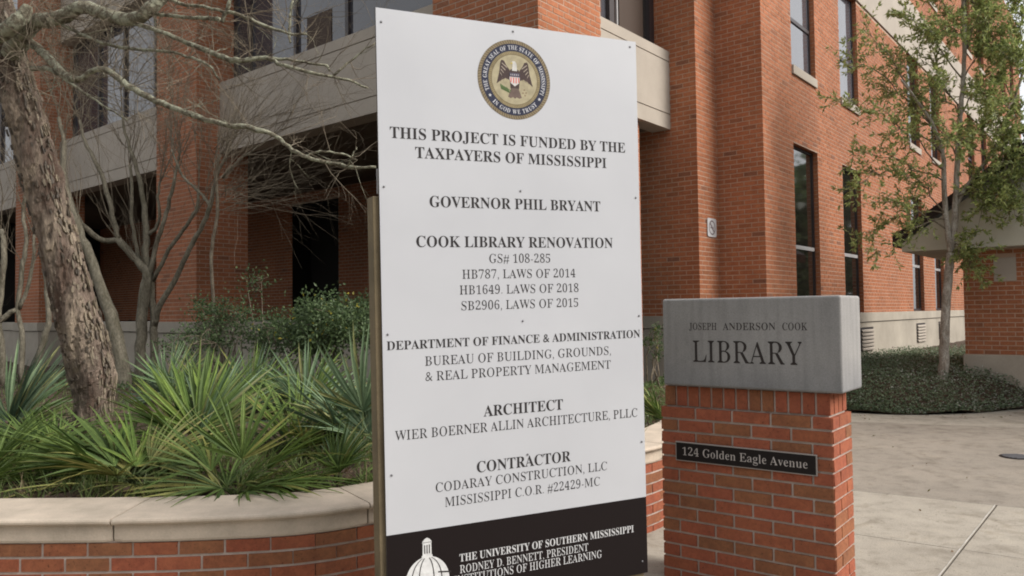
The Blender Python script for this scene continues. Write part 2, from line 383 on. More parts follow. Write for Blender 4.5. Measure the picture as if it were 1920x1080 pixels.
for i in range(3):
    for (a0, a1) in ((-4, -.2), (-.2, 2.4), (2.4, None)):
        p0, p1 = bs[i], bs[i+1]
        q = [g2(a0, p0), g2(a1 if a1 is not None else L3(p0), p0), g2(a1 if a1 is not None else L3(p1), p1), g2(a0, p1)]; slab(q, m_slab)
    slab([g2(L3(bs[i]), bs[i]), g2(L2(bs[i]), bs[i]), g2(L2(bs[i+1]), bs[i+1]), g2(L3(bs[i+1]), bs[i+1])], m_slab)
slab([g2(-4, 3.6), g2(6.0, 3.6), g2(6.0, 9), g2(-4, 9)], m_slab); slab([g2(-4, 9), g2(6, 9), g2(6, 16), g2(-4, 16)], m_slab)
slab([g2(L2(-9), -9), g2(L1(-9), -9), g2(L1(4.0), 4.0), g2(L2(4.0), 4.0)], m_slab2)
jb0 = 2.15
slab([g2(L1(-9), -9), g2(16, -9), g2(16, .7), g2(L1(jb0), jb0)], m_slab); slab([g2(L1(jb0), jb0), g2(16, .7), g2(16, 4.2), g2(L1(4.2), 4.2)], m_slab)
slab([g2(6.0, 3.9), g2(10.2, 4.2), g2(10.2, 9), g2(6.0, 9)], m_slab2)
mb = MB(); p0, p1 = uv(2.4, .943, .0045), uv(6.68, .947, .0045); w = (p1-p0).normalized().cross(Vector((0, 0, 1)))*.0032
pts = []; N = 40
for i in range(N+1):
    c = p0.lerp(p1, i/N); ww = w*random.uniform(.55, 1.35); pts += [c-ww, c+ww]
mb.add(pts, [(2*i, 2*i+1, 2*i+3, 2*i+2) for i in range(N)]); build('joint_sealant', mb, m_caulk, pave)
lv = MB()
for _ in range(150):
    p = uv(random.uniform(3.5, 10.2), random.uniform(-1, 3.5)) if random.random() < .5 else Vector((random.uniform(4.2, 8), random.uniform(10.2, 10.7), 0))
    lv.leaf(Vector((p.x, p.y, .004)), Vector((random.gauss(0, 1), random.gauss(0, 1), .12)), random.uniform(.012, .045), random.uniform(.007, .018), random.choice([(.13, .08, .045), (.20, .13, .07), (.09, .06, .04), (.16, .15, .06)]))
_late.append(('fallen_leaves', lv))
# floor drain
dr = thing('floor_drain', 'small dark round drain grate sunk in the concrete pavement at the right edge', 'drain', (4.86, 7.58, 0))
mb = MB(); mb.tube([(4.86, 7.58, .001), (4.86, 7.58, .006)], .15, 24); build('rim', mb, m_frame, dr)
mb = MB(); mb.tube([(4.86, 7.58, .002), (4.86, 7.58, .0075)], .135, 24); build('grate', mb, m_dark, dr)
mb = MB()
for k in range(-4, 5):
    hw = math.sqrt(.13**2-(k*.027)**2); mb.box((4.86-hw, 7.58+k*.027-.005, .0078), Vector((2*hw, 0, 0)), Vector((0, .010, 0)), Vector((0, 0, .004)))
build('grate_bars', mb, m_screw, dr)

# ================================================================== LIBRARY BUILDING
lib = thing('library_building', 'large red brick building with beige concrete balcony bands and tall narrow windows', 'building', uv(10.87, 4.26))
AP, BP, AW, AR, BR, BC = 6.69, 5.38, 10.22, 10.87, 4.26, 4.97
TOP = 13.6
dB = Vector((VX, VY)); dA = Vector((UX, UY)); nA = Vector((-UX, -UY)); nB = Vector((-VX, -VY))   # outward normals of a=const and b=const faces
def O2(a, b): p = uv(a, b); return Vector((p.x, p.y))
stuff = MB(); mort = MB(); indiv = []
def face(O, d, n, L, z0, z1, holes=(), phase=0, reveal=.1, s0=0., bricks=True, split=None, s_ext0=0., s_ext1=0.):
    wall_quads(mort, O, d, n, L, z0, z1, holes, reveal, s0)
    if not bricks: return
    bl = bricks_of(L+s_ext1, z0, z1, holes, phase, s_start=s0-s_ext0)
    for b_ in bl:
        if split and split(b_): indiv.append((O, d, n, b_))
        else: brick_geo(stuff, O, d, n, [b_])
# right facade (b = BR), windows in pairs
pairs = []; x = 12.09
WIN = [12.09, 14.54, 19.60, 21.95, 27.1, 29.5, 34.6, 37.0]; WW = 1.12
holes = []
for w in WIN:
    holes.append((w-AR, w-AR+WW, 1.38, 4.05)); holes.append((w-AR, w-AR+WW, 5.15, 7.72)); holes.append((w-AR, w-AR+WW, 9.3, 12.2))
band = [(0.-.02, 31, 7.36, 8.68)]
face(O2(AR, BR), dA, nB, 29.2, 1.38, TOP, holes+[(3.6, 29.2, 7.36, 8.68)], 0, .1, split=None)
# recessed front (a = AR), b BR..BC
face(O2(AR, BR), dB, nA, BC-BR, 1.38, TOP, phase=.5, split=lambda q: q[2] < 4.2 and True, s_ext0=.006)
# return (b = BC), a AW..AR
face(O2(AW, BC), dA, nB, AR-AW, 1.38, TOP, phase=0, s_ext0=.006)
# W wall (a = AW), b BC..24, also the back wall of the covered walk
face(O2(AW, BC), dB, nA, 1.3, 1.38, TOP, phase=.5, split=lambda q: q[2] < 3.2 and q[0] < .72 and q[1] < .95, s_ext0=0)
DOOR = [(13.09-BC, 14.72-BC, .4, 3.9), (17.2-BC, 18.9-BC, .4, 3.9)]
face(O2(AW, BC), dB, nA, 19.55, 1.38, 4.2, holes=DOOR, phase=.5, s0=1.3, reveal=.5)
# corner and side columns
COLS = [(4.80, 6.32, 6.30, 7.48), (11.62, 12.93, 6.30, 7.20), (18.06, 19.40, 6.30, 7.20)]
for i, (b0, b1, a0, a1) in enumerate(COLS):
    zs = 1.38
    face(O2(a0, b0), dB, nA, b1-b0, zs, TOP, phase=.25, split=(lambda q: 5.15 < q[2] < 5.75) if i == 0 else None, s_ext0=.006)
    face(O2(a0, b0), dA, nB, a1-a0, zs, TOP, phase=.75, split=(lambda q: 5.0 < q[2] < 5.6) if i == 0 else None)
    face(O2(a1, b1), -dB, -nA, b1-b0, zs, TOP, bricks=False); face(O2(a1, b1), -dA, -nB, a1-a0, zs, TOP, bricks=False)
random.shuffle(indiv)
indiv.sort(key=lambda t: -(1 if t[3][2] > 4.9 else 0)-(t[3][1]-t[3][0])*0)
for t in indiv[300:]: brick_geo(stuff, t[0], t[1], t[2], [t[3]])
build('wall', mort, m_mortar, lib); tag(build('jamb_bricks', rev, m_brick, lib), kind='stuff'); 
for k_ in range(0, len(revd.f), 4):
    mb = MB(); mb.add(revd.v[k_*4:(k_+4)*4], [(0, 1, 2, 3), (4, 5, 6, 7), (8, 9, 10, 11), (12, 13, 14, 15)]); build('doorway', mb, m_dark, lib)  # brick reveals coloured near-black in place of the recess shade
tag(build('brickwork', stuff, m_brick, lib), kind='stuff')
for t in indiv[:300]: brick_obj(lib, t[0], t[1], t[2], t[3], m_brick)
scr = MB(); scm = MB(); wall_quads(scm, O2(7.48, BP+.1), dA, nB, 2.0, .3, 4.12); brick_geo(scr, O2(7.48, BP+.1), dA, nB, bricks_of(2.0, .4, 4.1))  # unseen brick wall added in the side bay to block light
build('light_block_wall', scm, m_mortar, lib); tag(build('brickwork', scr, m_brick, lib), kind='stuff')
# concrete: balcony panels (three strips with recessed grooves), bands, base
def panelA(b0, b1, z0, z1, g0, g1):
    mb = MB()
    mb.uvbox(AP, AP+.3, b0, b1, z0, g0-.008); mb.uvbox(AP, AP+.3, b0, b1, g0+.008, g1-.008); mb.uvbox(AP, AP+.3, b0, b1, g1+.008, z1); mb.uvbox(AP+.016, AP+.29, b0+.002, b1-.002, z0+.01, z1-.01)
    build('balcony_panel', mb, m_conc, lib)
def panelB(a0, a1, z0, z1, g0, g1):
    mb = MB()
    for (p, q) in ((z0, g0-.008), (g0+.008, g1-.008), (g1+.008, z1)): mb.uvbox(a0, a1, BP, BP+.3, p, q)
    mb.uvbox(a0+.002, a1-.002, BP+.016, BP+.29, z0+.01, z1-.01); build('balcony_panel', mb, m_conc, lib)
for (z0, z1) in ((4.10, 5.25), (7.40, 8.70), (11.6, 13.5)):
    g0, g1 = z0+.22, z1-.155
    for (b0, b1) in ((6.325, 11.615), (12.935, 18.055), (19.405, 24.5)): panelA(b0, b1, z0, z1, g0, g1)
    panelB(7.485, 10.212, z0, z1, g0, g1)
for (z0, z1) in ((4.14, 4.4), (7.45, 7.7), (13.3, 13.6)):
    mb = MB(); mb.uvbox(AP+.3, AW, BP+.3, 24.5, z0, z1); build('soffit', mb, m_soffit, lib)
mb = MB(); mb.uvbox(7.6, AW, BP+.3, 24.5, -.05, .38); build('walk_floor', mb, m_soil, lib)
mb = MB(); mb.uvbox(6.3, 10.9, 24.5, 24.7, 0, TOP); mb.uvbox(AW+.5, AW+.56, BC+1.3, 24.5, .2, 4.2); mb.uvbox(AW, AW+.5, 24.3, 24.5, .2, 4.2); build('inner_wall', mb, m_dark, lib)  # walls coloured near-black to stand in for unlit depth
# roof slab and back walls (closed volume)
mb = MB(); mb.uvbox(AW+.02, 40.0, BR+.02, 24.5, TOP-.1, TOP); mb.uvbox(6.32, AW+.02, 5.0, 24.5, TOP-.1, TOP); build('roof', mb, m_base, lib)
mb = MB(); mb.uvbox(39.9, 40.0, BR+.02, 24.5, 0, TOP-.1); build('end_wall', mb, m_base, lib)
# base plinth with its cap
mb = MB(); cap = MB()
def plinth(a0, a1, b0, b1, e=.03):
    mb.uvbox(a0, a1, b0, b1, -.05, 1.19); cap.uvbox(a0-e, a1+e, b0-e, b1+e, 1.20, 1.385)
plinth(AP, AP+.25, 6.33, 24.4)
for (b0, b1, a0, a1) in COLS: mb.uvbox(a0-.02, a1+.02, b0-.02, b1+.02, -.05, 1.191); cap.uvbox(a0-.045, a1+.045, b0-.045, b1+.045, 1.201, 1.379)
mb.uvbox(AW-.02, AW+.3, BC-.02, 9, -.05, 1.192); cap.uvbox(AW-.045, AW+.3, BC-.045, 9, 1.201, 1.379)
mb.uvbox(AR-.02, AR+.3, BR-.02, 4.9, -.05, 1.193); cap.uvbox(AR-.045, AR+.3, BR-.045, 4.9, 1.202, 1.3785)
mb.uvbox(AR+.3, 40, BR-.021, BR+.3, -.05, 1.19); cap.uvbox(AR+.3, 40, BR-.046, BR+.0, 1.203, 1.378)
build('base_wall', mb, m_base, lib); build('base_cap', cap, m_base, lib, .006)
# concrete band on the right facade
mb = MB(); mb.uvbox(14.45, 40.02, BR-.03, BR+.2, 7.37, 8.67); build('concrete_band', mb, m_conc, lib, .01)
# windows of the right facade
for i, w in enumerate(WIN):
    for (z0, z1, bar, gm_) in ((1.385, 4.05, 2.44, m_glass2), (5.15, 7.72, 6.08, m_glass), (9.3, 12.2, 10.3, m_glass)):
        if z0 > 9 and i > 3: pass
        fr = MB(); b0, b1 = BR+.075, BR+.16; t = .04; zz = z0+(.12 if z0 > 5 else 0)
        fr.uvbox(w, w+t, b0, b1, zz, z1); fr.uvbox(w+WW-t, w+WW, b0, b1, zz, z1); fr.uvbox(w+t, w+WW-t, b0, b1, z1-t, z1); fr.uvbox(w+t, w+WW-t, b0, b1, zz, zz+.05)
        wo = build('window', fr, m_frame, lib)
        mb = MB(); mb.uvbox(w+t, w+WW-t, b0-.0, b1-.01, bar-.03, bar+.03); build('transom', mb, m_alu if z0 < 5 else m_frame, wo)
        for (p, q) in ((zz+.05, bar-.03), (bar+.03, z1-t)):
            mb = MB(); mb.uvbox(w+t, w+WW-t, BR+.095, BR+.105, p, q); build('pane', mb, gm_ if not (z0 > 5 and i > 1) else m_glass2, wo)
        if z0 > 5:
            mb = MB(); mb.uvbox(w-.0, w+WW+.0, BR-.035, BR+.22, z0-.02, z0+.12); build('sill', mb, m_conc, wo, .004)
# vents in the base
for a0 in (15.30, 19.72, 22.1):
    v = MB(); v.uvbox(a0, a0+.85, BR-.03, BR-.0205, .66, 1.10); vo = build('vent', v, m_frame, lib)
    for k in range(6):
        mb = MB(); z = .69+k*.068; mb.box(uv(a0+.03, BR-.034, z), uv(.79, 0), uv(0, -.025, 0)+Vector((0, 0, -.02)), Vector((0, 0, .028))); build('louvre', mb, m_conc, vo)
# windows over the balcony panels
def glazeA(b0, b1, z0, z1, mulls, darks=()):
    fr = MB(); a = AP+.3; fr.uvbox(a-.04, a+.06, b0, b1, z0-.12, z0+.06); wo = build('window', fr, m_frame, lib); fr = MB(); fr.uvbox(a-.04, a+.06, b0, b1, z1-.06, z1); build('frame', fr, m_frame, wo); xs = [b0]+list(mulls)+[b1]
    for m_ in xs: 
        mb = MB(); mb.uvbox(a-.045, a+.05, m_-.035, m_+.035, z0+.06, z1-.06); build('mullion', mb, m_frame, wo)
    for i in range(len(xs)-1):
        mb = MB(); mb.uvbox(a+.0, a+.01, xs[i]+.035, xs[i+1]-.035, z0+.06, z1-.06); build('pane', mb, m_glassA, wo)
    for (p, q, r, s_) in darks:
        mb = MB(); mb.uvbox(a-.012, a-.002, p, q, r, s_); build('blind', mb, m_brown, wo)
glazeA(6.33, 11.6, 5.2, 7.40, (8.69, 9.92, 11.15), [(9.08, 9.66, 5.27, 5.9)])
glazeA(12.94, 18.05, 5.2, 7.40, (14.35, 15.62, 16.77)); glazeA(19.42, 24.4, 5.2, 7.40, (21, 22.5))
glazeA(6.33, 11.6, 8.7, 11.6, (8.0, 9.8)); glazeA(12.94, 18.05, 8.7, 11.6, (14.5, 16.2)); glazeA(19.42, 24.4, 8.7, 11.6, (21, 22.5))
for (z0, z1) in ((5.2, 7.4), (8.7, 11.6)):
    fr = MB(); b = BP+.3; fr.uvbox(7.48, 10.22, b-.04, b+.06, z0-.12, z0+.05); wo = build('window', fr, m_frame, lib); fr = MB(); fr.uvbox(7.48, 10.22, b-.04, b+.06, z1-.06, z1); build('frame', fr, m_frame, wo)
    mb = MB(); mb.uvbox(8.99, 9.11, b-.06, b+.05, z0+.05, z1-.06); build('mullion', mb, m_frame, wo); mb = MB(); mb.uvbox(10.09, 10.22, b-.06, b+.05, z0+.05, z1-.06); build('mullion', mb, m_frame, wo)
    mb = MB(); mb.uvbox(9.16, 9.19, b-.07, b-.04, z0+.05, z1-.06); build('mullion', mb, m_alu, wo)
    mb = MB(); mb.uvbox(7.48, 8.99, b, b+.01, z0+.05, z1-.06); build('pane', mb, m_glass, wo)
    mb = MB(); mb.uvbox(9.11, 10.09, b, b+.01, z0+.05, z1-.06); build('pane', mb, m_glass2, wo)
    mb = MB(); mb.uvbox(9.32, 9.98, b-.01, b-.002, z0+.2, z1-.2); build('blind', mb, m_brown, wo)

# no smoking sign on the return wall
cs = uv(10.62, BC-.012, 2.66); ex = uv(1, 0); ez = Vector((0, 0, 1)); nn = uv(0, -1)
ns = thing('no_smoking_sign', 'small white no smoking sign screwed to the inner corner of the brick wall', 'sign', cs)
def rrect(mb, c, ex, ez, n, w, h, r, th, k=5):
    P = []
    for (sx, sz, a0) in ((1, 1, 0), (-1, 1, 90), (-1, -1, 180), (1, -1, 270)):
        for i in range(k+1):
            a = math.radians(a0+90*i/k); P.append(c+ex*(sx*(w/2-r)+r*math.cos(a))+ez*(sz*(h/2-r)+r*math.sin(a)))
    m = len(P); mb.add([p for p in P]+[p+n*th for p in P], [tuple(range(m, 2*m))]+[(i, (i+1) % m, (i+1) % m+m, i+m) for i in range(m)])
def ringm(mb, c, ex, ez, n, r0, r1, off, k=32, sz=1., col=None):
    P = []
    for i in range(k):
        a = 2*math.pi*i/k
        for r in (r0, r1): P.append(c+ex*(r*math.cos(a))+ez*(r*sz*math.sin(a))+n*off)
    mb.add(P, [(2*i, 2*i+1, (2*i+3) % (2*k), (2*i+2) % (2*k)) for i in range(k)], col)
def polym(mb, pts, c, ex, ez, n, off, col=None):
    mb.add([c+ex*x+ez*y+n*off for x, y in pts], [tuple(range(len(pts)))], col)
mb = MB(); rrect(mb, cs, ex, ez, nn, .29, .27, .03, .006); build('plate', mb, m_white, ns)
mb = MB(); ringm(mb, cs, ex, ez, nn, .085, .108, .0068); mb.add([cs+ex*x+ez*y+nn*.0072 for x, y in ((-.085, .062), (-.062, .085), (.085, -.062), (.062, -.085))], [(0, 1, 2, 3)])
polym(mb, [(-.06, -.012), (.045, -.012), (.045, .006), (-.06, .006)], cs, ex, ez, nn, .0066); polym(mb, [(.05, -.012), (.06, -.012), (.06, .03), (.05, .03)], cs, ex, ez, nn, .0066)
build('symbol', mb, flat('grey_symbol', (.16, .13, .14)), ns)

# ================================================================== ANNEX at the right
anx = thing('gabled_pavilion', 'low brick pavilion with a pale stucco gable and dark sloping roof edge', 'building', (6.9, 11.9, 0))
q0 = Vector((6.86, 11.84)); dR = -dB
mo = MB(); wall_quads(mo, q0, dR, nA, 4.5, .74, 2.32)
wall_quads(mo, q0, dA, -nB, 3.0, .74, 2.32)
build('wall', mo, m_mortar, anx)
HOLE = (.40, .685, 1.83, 2.18)
for b_ in bricks_of(1.3, .745, 2.315, [HOLE], .3): brick_obj(anx, q0, dR, nA, b_, m_brick)
mb = MB(); brick_geo(mb, q0, dR, nA, bricks_of(4.5, .745, 2.315, [], .3, s_start=1.3+.01)); tag(build('brickwork', mb, m_brick, anx), kind='stuff')
def P3(p, z): return Vector((p.x, p.y, z))
mb = MB(); mb.box(P3(q0-dR*.03+nA*.03, -.05), P3(dR*4.6, 0), P3(-nA*3, 0), Vector((0, 0, .79))); build('base_wall', mb, m_base, anx, .01)
mb = MB(); mb.box(P3(q0+dR*HOLE[0]+nA*.012, HOLE[2]), P3(dR*.285, 0), P3(-nA*.03, 0), Vector((0, 0, .35))); build('blank_plaque', mb, m_conc, anx, .004)
# gable: triangle of stucco, overhanging
g0 = Vector((q0.x, q0.y))+nA*.28-dR*.78; sl = math.tan(math.radians(34.5)); hw = 3.3
def gp(s, z, o=0.): p = g0+dR*s-nA*o; return Vector((p.x, p.y, z))
zb = 2.33; ze = 2.45
gb = MB(); T_ = [gp(.0, zb), gp(2*hw, zb), gp(2*hw, ze+.05), gp(hw, ze+hw*sl), gp(0, ze)]; Bk = [p-Vector((nA.x, nA.y, 0))*3.0 for p in T_]
gb.add(T_+Bk, [(0, 1, 2, 3, 4), (0, 5, 6, 1)]); build('gable', gb, m_stucco, anx)
for sgn in (0, 1):
    fr = MB(); A_ = gp(-.12 if not sgn else 2*hw+.12, ze-.04, -.05); B_ = gp(hw, ze+(hw+.12)*sl-.04, -.05); up = Vector((0, 0, .17)); bk = Vector((-nA.x, -nA.y, 0))*3.2
    fr.add([A_, B_, B_+up, A_+up, A_+bk, B_+bk, B_+up+bk, A_+up+bk], [(0, 1, 2, 3), (4, 7, 6, 5), (3, 2, 6, 7), (0, 4, 5, 1), (0, 3, 7, 4), (1, 5, 6, 2)]); build('roof', fr, M('dark_fascia%d' % sgn, (.028, .018, .016), .6, .2, 5, 50, .1), anx)

# ================================================================== PLANTER
lip = [(-7.5, 4.1), (-6, 3.83), (-4.5, 3.62), (-3.3, 3.51), (-2.285, 3.482), (-1.817, 3.478), (-1.487, 3.488), (-1.09, 3.535), (-.87, 3.605), (-.71, 3.70), (-.5, 3.85), (0, 4.28), (.5, 4.74), (.857, 5.085), (1.008, 5.25), (1.35, 5.75), (1.65, 6.4), (1.85, 7.2), (2.0, 8.2), (2.15, 9.3), (2.45, 10.3)]
def catmull(P, step=.02):
    P = [Vector(p) for p in P]; P = [P[0]*2-P[1]]+P+[P[-1]*2-P[-2]]; out = []
    for i in range(1, len(P)-2):
        n = max(2, int((P[i+1]-P[i]).length/step))
        for k in range(n):
            t = k/n; out.append(.5*((2*P[i])+(P[i+1]-P[i-1])*t+(2*P[i-1]-5*P[i]+4*P[i+1]-P[i+2])*t*t+(-P[i-1]+3*P[i]-3*P[i+1]+P[i+2])*t**3))
    out.append(P[-2]); return out
pth = catmull(lip); arc = [0.]
for i in range(1, len(pth)): arc.append(arc[-1]+(pth[i]-pth[i-1]).length)
def onpath(s, off=0.):
    s = max(0, min(arc[-1]-1e-4, s)); i = int(np.searchsorted(arc, s))-1; i = max(0, min(len(pth)-2, i))
    t = (s-arc[i])/(arc[i+1]-arc[i]); p = pth[i].lerp(pth[i+1], t)
    j0, j1 = max(0, i-5), min(len(pth)-1, i+6); d = (pth[j1]-pth[j0]).normalized(); n = Vector((d.y, -d.x))   # outward
    return p+n*off, d, n
plt = thing('planter_wall', 'low curved red brick planter wall topped with pale concrete coping stones', 'planter', (-1, 3.6, 0))
BO = -.045   # brick face sits behind the coping nose
prof = [(-.42, .452), (-.034, .452), (-.030, .462), (-.030, .528), (-.024, .534), (-.006, .536), (.0, .543), (.0005, .551), (-.004, .558), (-.016, .5625), (-.40, .566), (-.42, .562)]
def sweep(s0, s1, prof, mat, name, parent, step=.05, jit=.0):
    n = max(2, int((s1-s0)/step)); mb = MB(); k = len(prof); rows = []
    for i in range(n+1):
        s = s0+(s1-s0)*i/n; p, d, nn = onpath(s)
        e = .004 if i in (0, n) else 0
        rows.append([(p.x+nn.x*(o-e), p.y+nn.y*(o-e), z-(e if z > .5 else -e)+(random.uniform(-jit, jit) if 0 < i < n else 0)) for o, z in prof])
    vs = [q for r in rows for q in r]; fs = [(i*k+j, (i+1)*k+j, (i+1)*k+(j+1) % k, i*k+(j+1) % k) for i in range(n) for j in range(k)]
    fs += [tuple(range(k)), tuple(n*k+j for j in range(k))[::-1]]; mb.add(vs, fs); return build(name, mb, mat, parent)
# joint positions measured on the path
def arc_at(x):
    return min(range(len(pth)), key=lambda i: abs(pth[i].x-x)+(100 if pth[i].y > 5.6 else 0))
sj = [arc[arc_at(-1.80)], arc[arc_at(-.685)]]; seg = sj[1]-sj[0]
js = [sj[0]+seg*k for k in range(-5, 11)]; js = [j for j in js if -.1 < j < arc[-1]+.1]; js = [0]+[j for j in js if .3 < j < arc[-1]-.3]+[arc[-1]]
for i in range(len(js)-1): sweep(js[i]+.004, js[i+1]-.004, prof, m_coping, 'coping_stone', plt, .04)
sweep(0, arc[-1], [(-.41, .46), (-.045, .46), (-.045, .55), (-.41, .55)], m_dirt, 'bedding', plt, .1)
sweep(0, arc[-1], [(-.40, -.05), (BO, -.05), (BO, .455), (-.40, .455)], m_mmortar, 'wall', plt, .06)
pst = MB(); zc = .446
sA, sB = arc[arc_at(-2.75)], arc[arc_at(1.35)]
for r in range(7):
    z1 = zc-r*CH; z0 = z1-CH+JT; z1 -= 0.
    if z1 < 0: break
    s = (.045 if r % 2 else .045+BL/2)
    while s < arc[-1]-BL:
        p, d, n = onpath(s+BL/2, BO)
        w = BL-JT; O = p-d*(w/2)
        ph = (s, s+w, max(z0, -.02), z1)
        if sA < s < sB: brick_obj(plt, O, d, n, (0, w, max(z0, -.02), z1), m_mbrick, .005)
        else: brick_geo(pst, O, d, n, [(0, w, max(z0, -.02), z1)])
        s += BL
tag(build('brickwork', pst, m_mbrick, plt), kind='stuff')

# bed soil
tgt = [uv(6.64, 21), uv(6.64, 14), uv(6.64, 9.5), uv(6.64, 6.4), uv(6.26, 6.4), uv(6.26, 4.75), uv(7.5, 4.72), uv(8.6, 4.78), uv(9.6, 4.86), uv(10.18, 4.9)]
def bedz(t): return .49+.17*math.sin(math.pi*min(1, t*1.1))-.03*t
def bed_xy(u_, t):
    s = arc[-1]*u_; p, d, n = onpath(s, -.39); k = u_*(len(tgt)-1)
    # spend most of the building line on the long left stretch
    w = min(1., max(0., (u_**1.0))); k = w*(len(tgt)-1); i = min(len(tgt)-2, int(k)); q = tgt[i].lerp(tgt[i+1], k-i)
    return p.lerp(Vector((q.x, q.y)), t)
def soil(u_, t):
    p = bed_xy(u_, t); h = bedz(t)+.018*math.sin(p.x*7+p.y*3)+.012*math.sin(p.x*17-p.y*13)
    return Vector((p.x, p.y, h))
mb = MB(); NU, NT = 120, 50
mb.add([soil(i/NU, j/NT) for i in range(NU+1) for j in range(NT+1)], [(i*(NT+1)+j, (i+1)*(NT+1)+j, (i+1)*(NT+1)+j+1, i*(NT+1)+j+1) for i in range(NU) for j in range(NT)], None, True)
tag(build('planting_bed', mb, m_soil), kind='structure')
_sp = [(soil(i/60, j/40)) for i in range(61) for j in range(41)]
def soilz(x, y): return min(_sp, key=lambda q: (q.x-x)**2+(q.y-y)**2).z

def rv(s=1.): return Vector((random.gauss(0, s), random.gauss(0, s), random.gauss(0, s)))
def mix(a, b, t): return tuple(x*(1-t)+y*t for x, y in zip(a, b))
# mulch litter and low green cover
lit = MB()
for _ in range(9000):
    u_ = random.uniform(.12, .85); t = random.random()**1.8; p = soil(u_, t)
    if p.y > 14: continue
    d = Vector((random.gauss(0, 1), random.gauss(0, 1), random.gauss(0, .25))); c = random.choice([(.10, .06, .035), (.16, .10, .06), (.07, .045, .03), (.24, .17, .11), (.12, .08, .055)])
    if random.random() < .03: c = (.38, .32, .26)
    lit.leaf(p+Vector((0, 0, random.uniform(.004, .02))), d, random.uniform(.02, .06), random.uniform(.01, .028), c)
tag(build('leaf_litter', lit, m_leaf), kind='stuff')
gr = MB()
for _ in range(34000):
    u_ = random.uniform(.08, .97); t = random.random()**.8; p = soil(u_, t)
    if t < .25 and random.random() < .35: continue
    if math.sin(p.x*2.3+1)*math.sin(p.y*1.7)+random.uniform(-.6, .6) < -.25 and t < .5: continue
    h = random.uniform(.03, .10)*(1.6 if t > .6 else 1); g = random.random()
    c = mix((.08, .13, .04), (.18, .24, .08), g); d = Vector((random.gauss(0, .5), random.gauss(0, .5), 1))
    if t > .55: gr.leaf(p+Vector((0, 0, random.uniform(0, .07))), rv()+Vector((0, 0, .5)), random.uniform(.03, .06), random.uniform(.02, .035), mix((.06, .10, .04), (.15, .20, .085), g))
    else: gr.leaf(p, d, h, .007, c)
for _ in range(620):
    u_ = random.uniform(.22, .66); t = random.uniform(.01, .22); p = soil(u_, t)
    for _k in range(random.randint(5, 14)):
        c = mix((.09, .14, .04), (.22, .27, .09), random.random()); 
        if random.random() < .15: c = (.26, .21, .12)
        gr.leaf(p+Vector((random.gauss(0, .02), random.gauss(0, .02), 0)), Vector((random.gauss(0, .6), random.gauss(0, .6), 1)), random.uniform(.05, .17), random.uniform(.004, .010), c)
tag(build('ground_cover', gr, m_leaf), kind='stuff')

# ------------------------------------------------------------------ palmettos
def frond_mesh(seed, nb, spread, Lb, green, fold=.35, droop=.25):
    rs = random.Random(seed); mb = MB()
    # petiole runs along +X from 0 to 1*pl, blades fan beyond
    for k in range(nb):
        a = (k/(nb-1)-.5)*2*spread+rs.uniform(-.10, .10); L = Lb*(1-.28*abs(a/spread)**2)*rs.uniform(.82, 1.06); w = rs.uniform(.018, .030); g = rs.random()
        c = mix(green[0], green[1], g)
        if rs.random() < .12: c = mix(c, (.34, .30, .10), .5)
        dx, dy = math.cos(a), math.sin(a); side = Vector((-dy, dx, 0)); n = 6; V = []; dr = droop*rs.uniform(.3, 2.6)*(1 if rs.random() > .12 else 3.5); zf = fold*abs(math.sin(a))*.5+rs.uniform(-.12, .12)
        cb = rs.uniform(-.06, .06)
        for i in range(n+1):
            t = i/n; wd = w*(.35+1.5*t if t < .4 else .95*(1-((t-.4)/.6)**1.5))+.0006
            p = Vector((dx*L*t, dy*L*t, zf*L*t-dr*L*t*t*.5))+side*(cb*L*t*t)
            V += [p-side*wd*.5+Vector((0, 0, wd*.28)), p, p+side*wd*.5+Vector((0, 0, wd*.28))]
        F = []
        for i in range(n):
            for s_ in (0, 1): F.append((3*i+s_, 3*i+s_+1, 3*(i+1)+s_+1, 3*(i+1)+s_))
        mb.add(V, F, c, False)
    m = mb.mesh('frond'); m.materials.append(m_frond); return m
GREEN = ((.06, .11, .025), (.17, .25, .06)); BLUE = ((.075, .13, .07), (.19, .27, .155)); YEL = ((.14, .17, .045), (.28, .29, .10))
FM = {'g': [frond_mesh(i, 21, 1.15, .58, GREEN) for i in range(5)], 'b': [frond_mesh(20+i, 21, 1.2, .56, BLUE, .3, .12) for i in range(4)], 'y': [frond_mesh(40+i, 15, 1.0, .6, YEL, .35, .35) for i in range(3)]}
_pet = MB(); _pet.tube([(0, 0, 0), (.5, 0, .01), (1, 0, 0)], [.007, .005, .004], 5, (.09, .12, .04)); PET = _pet.mesh('stalk'); PET.materials.append(m_frond)
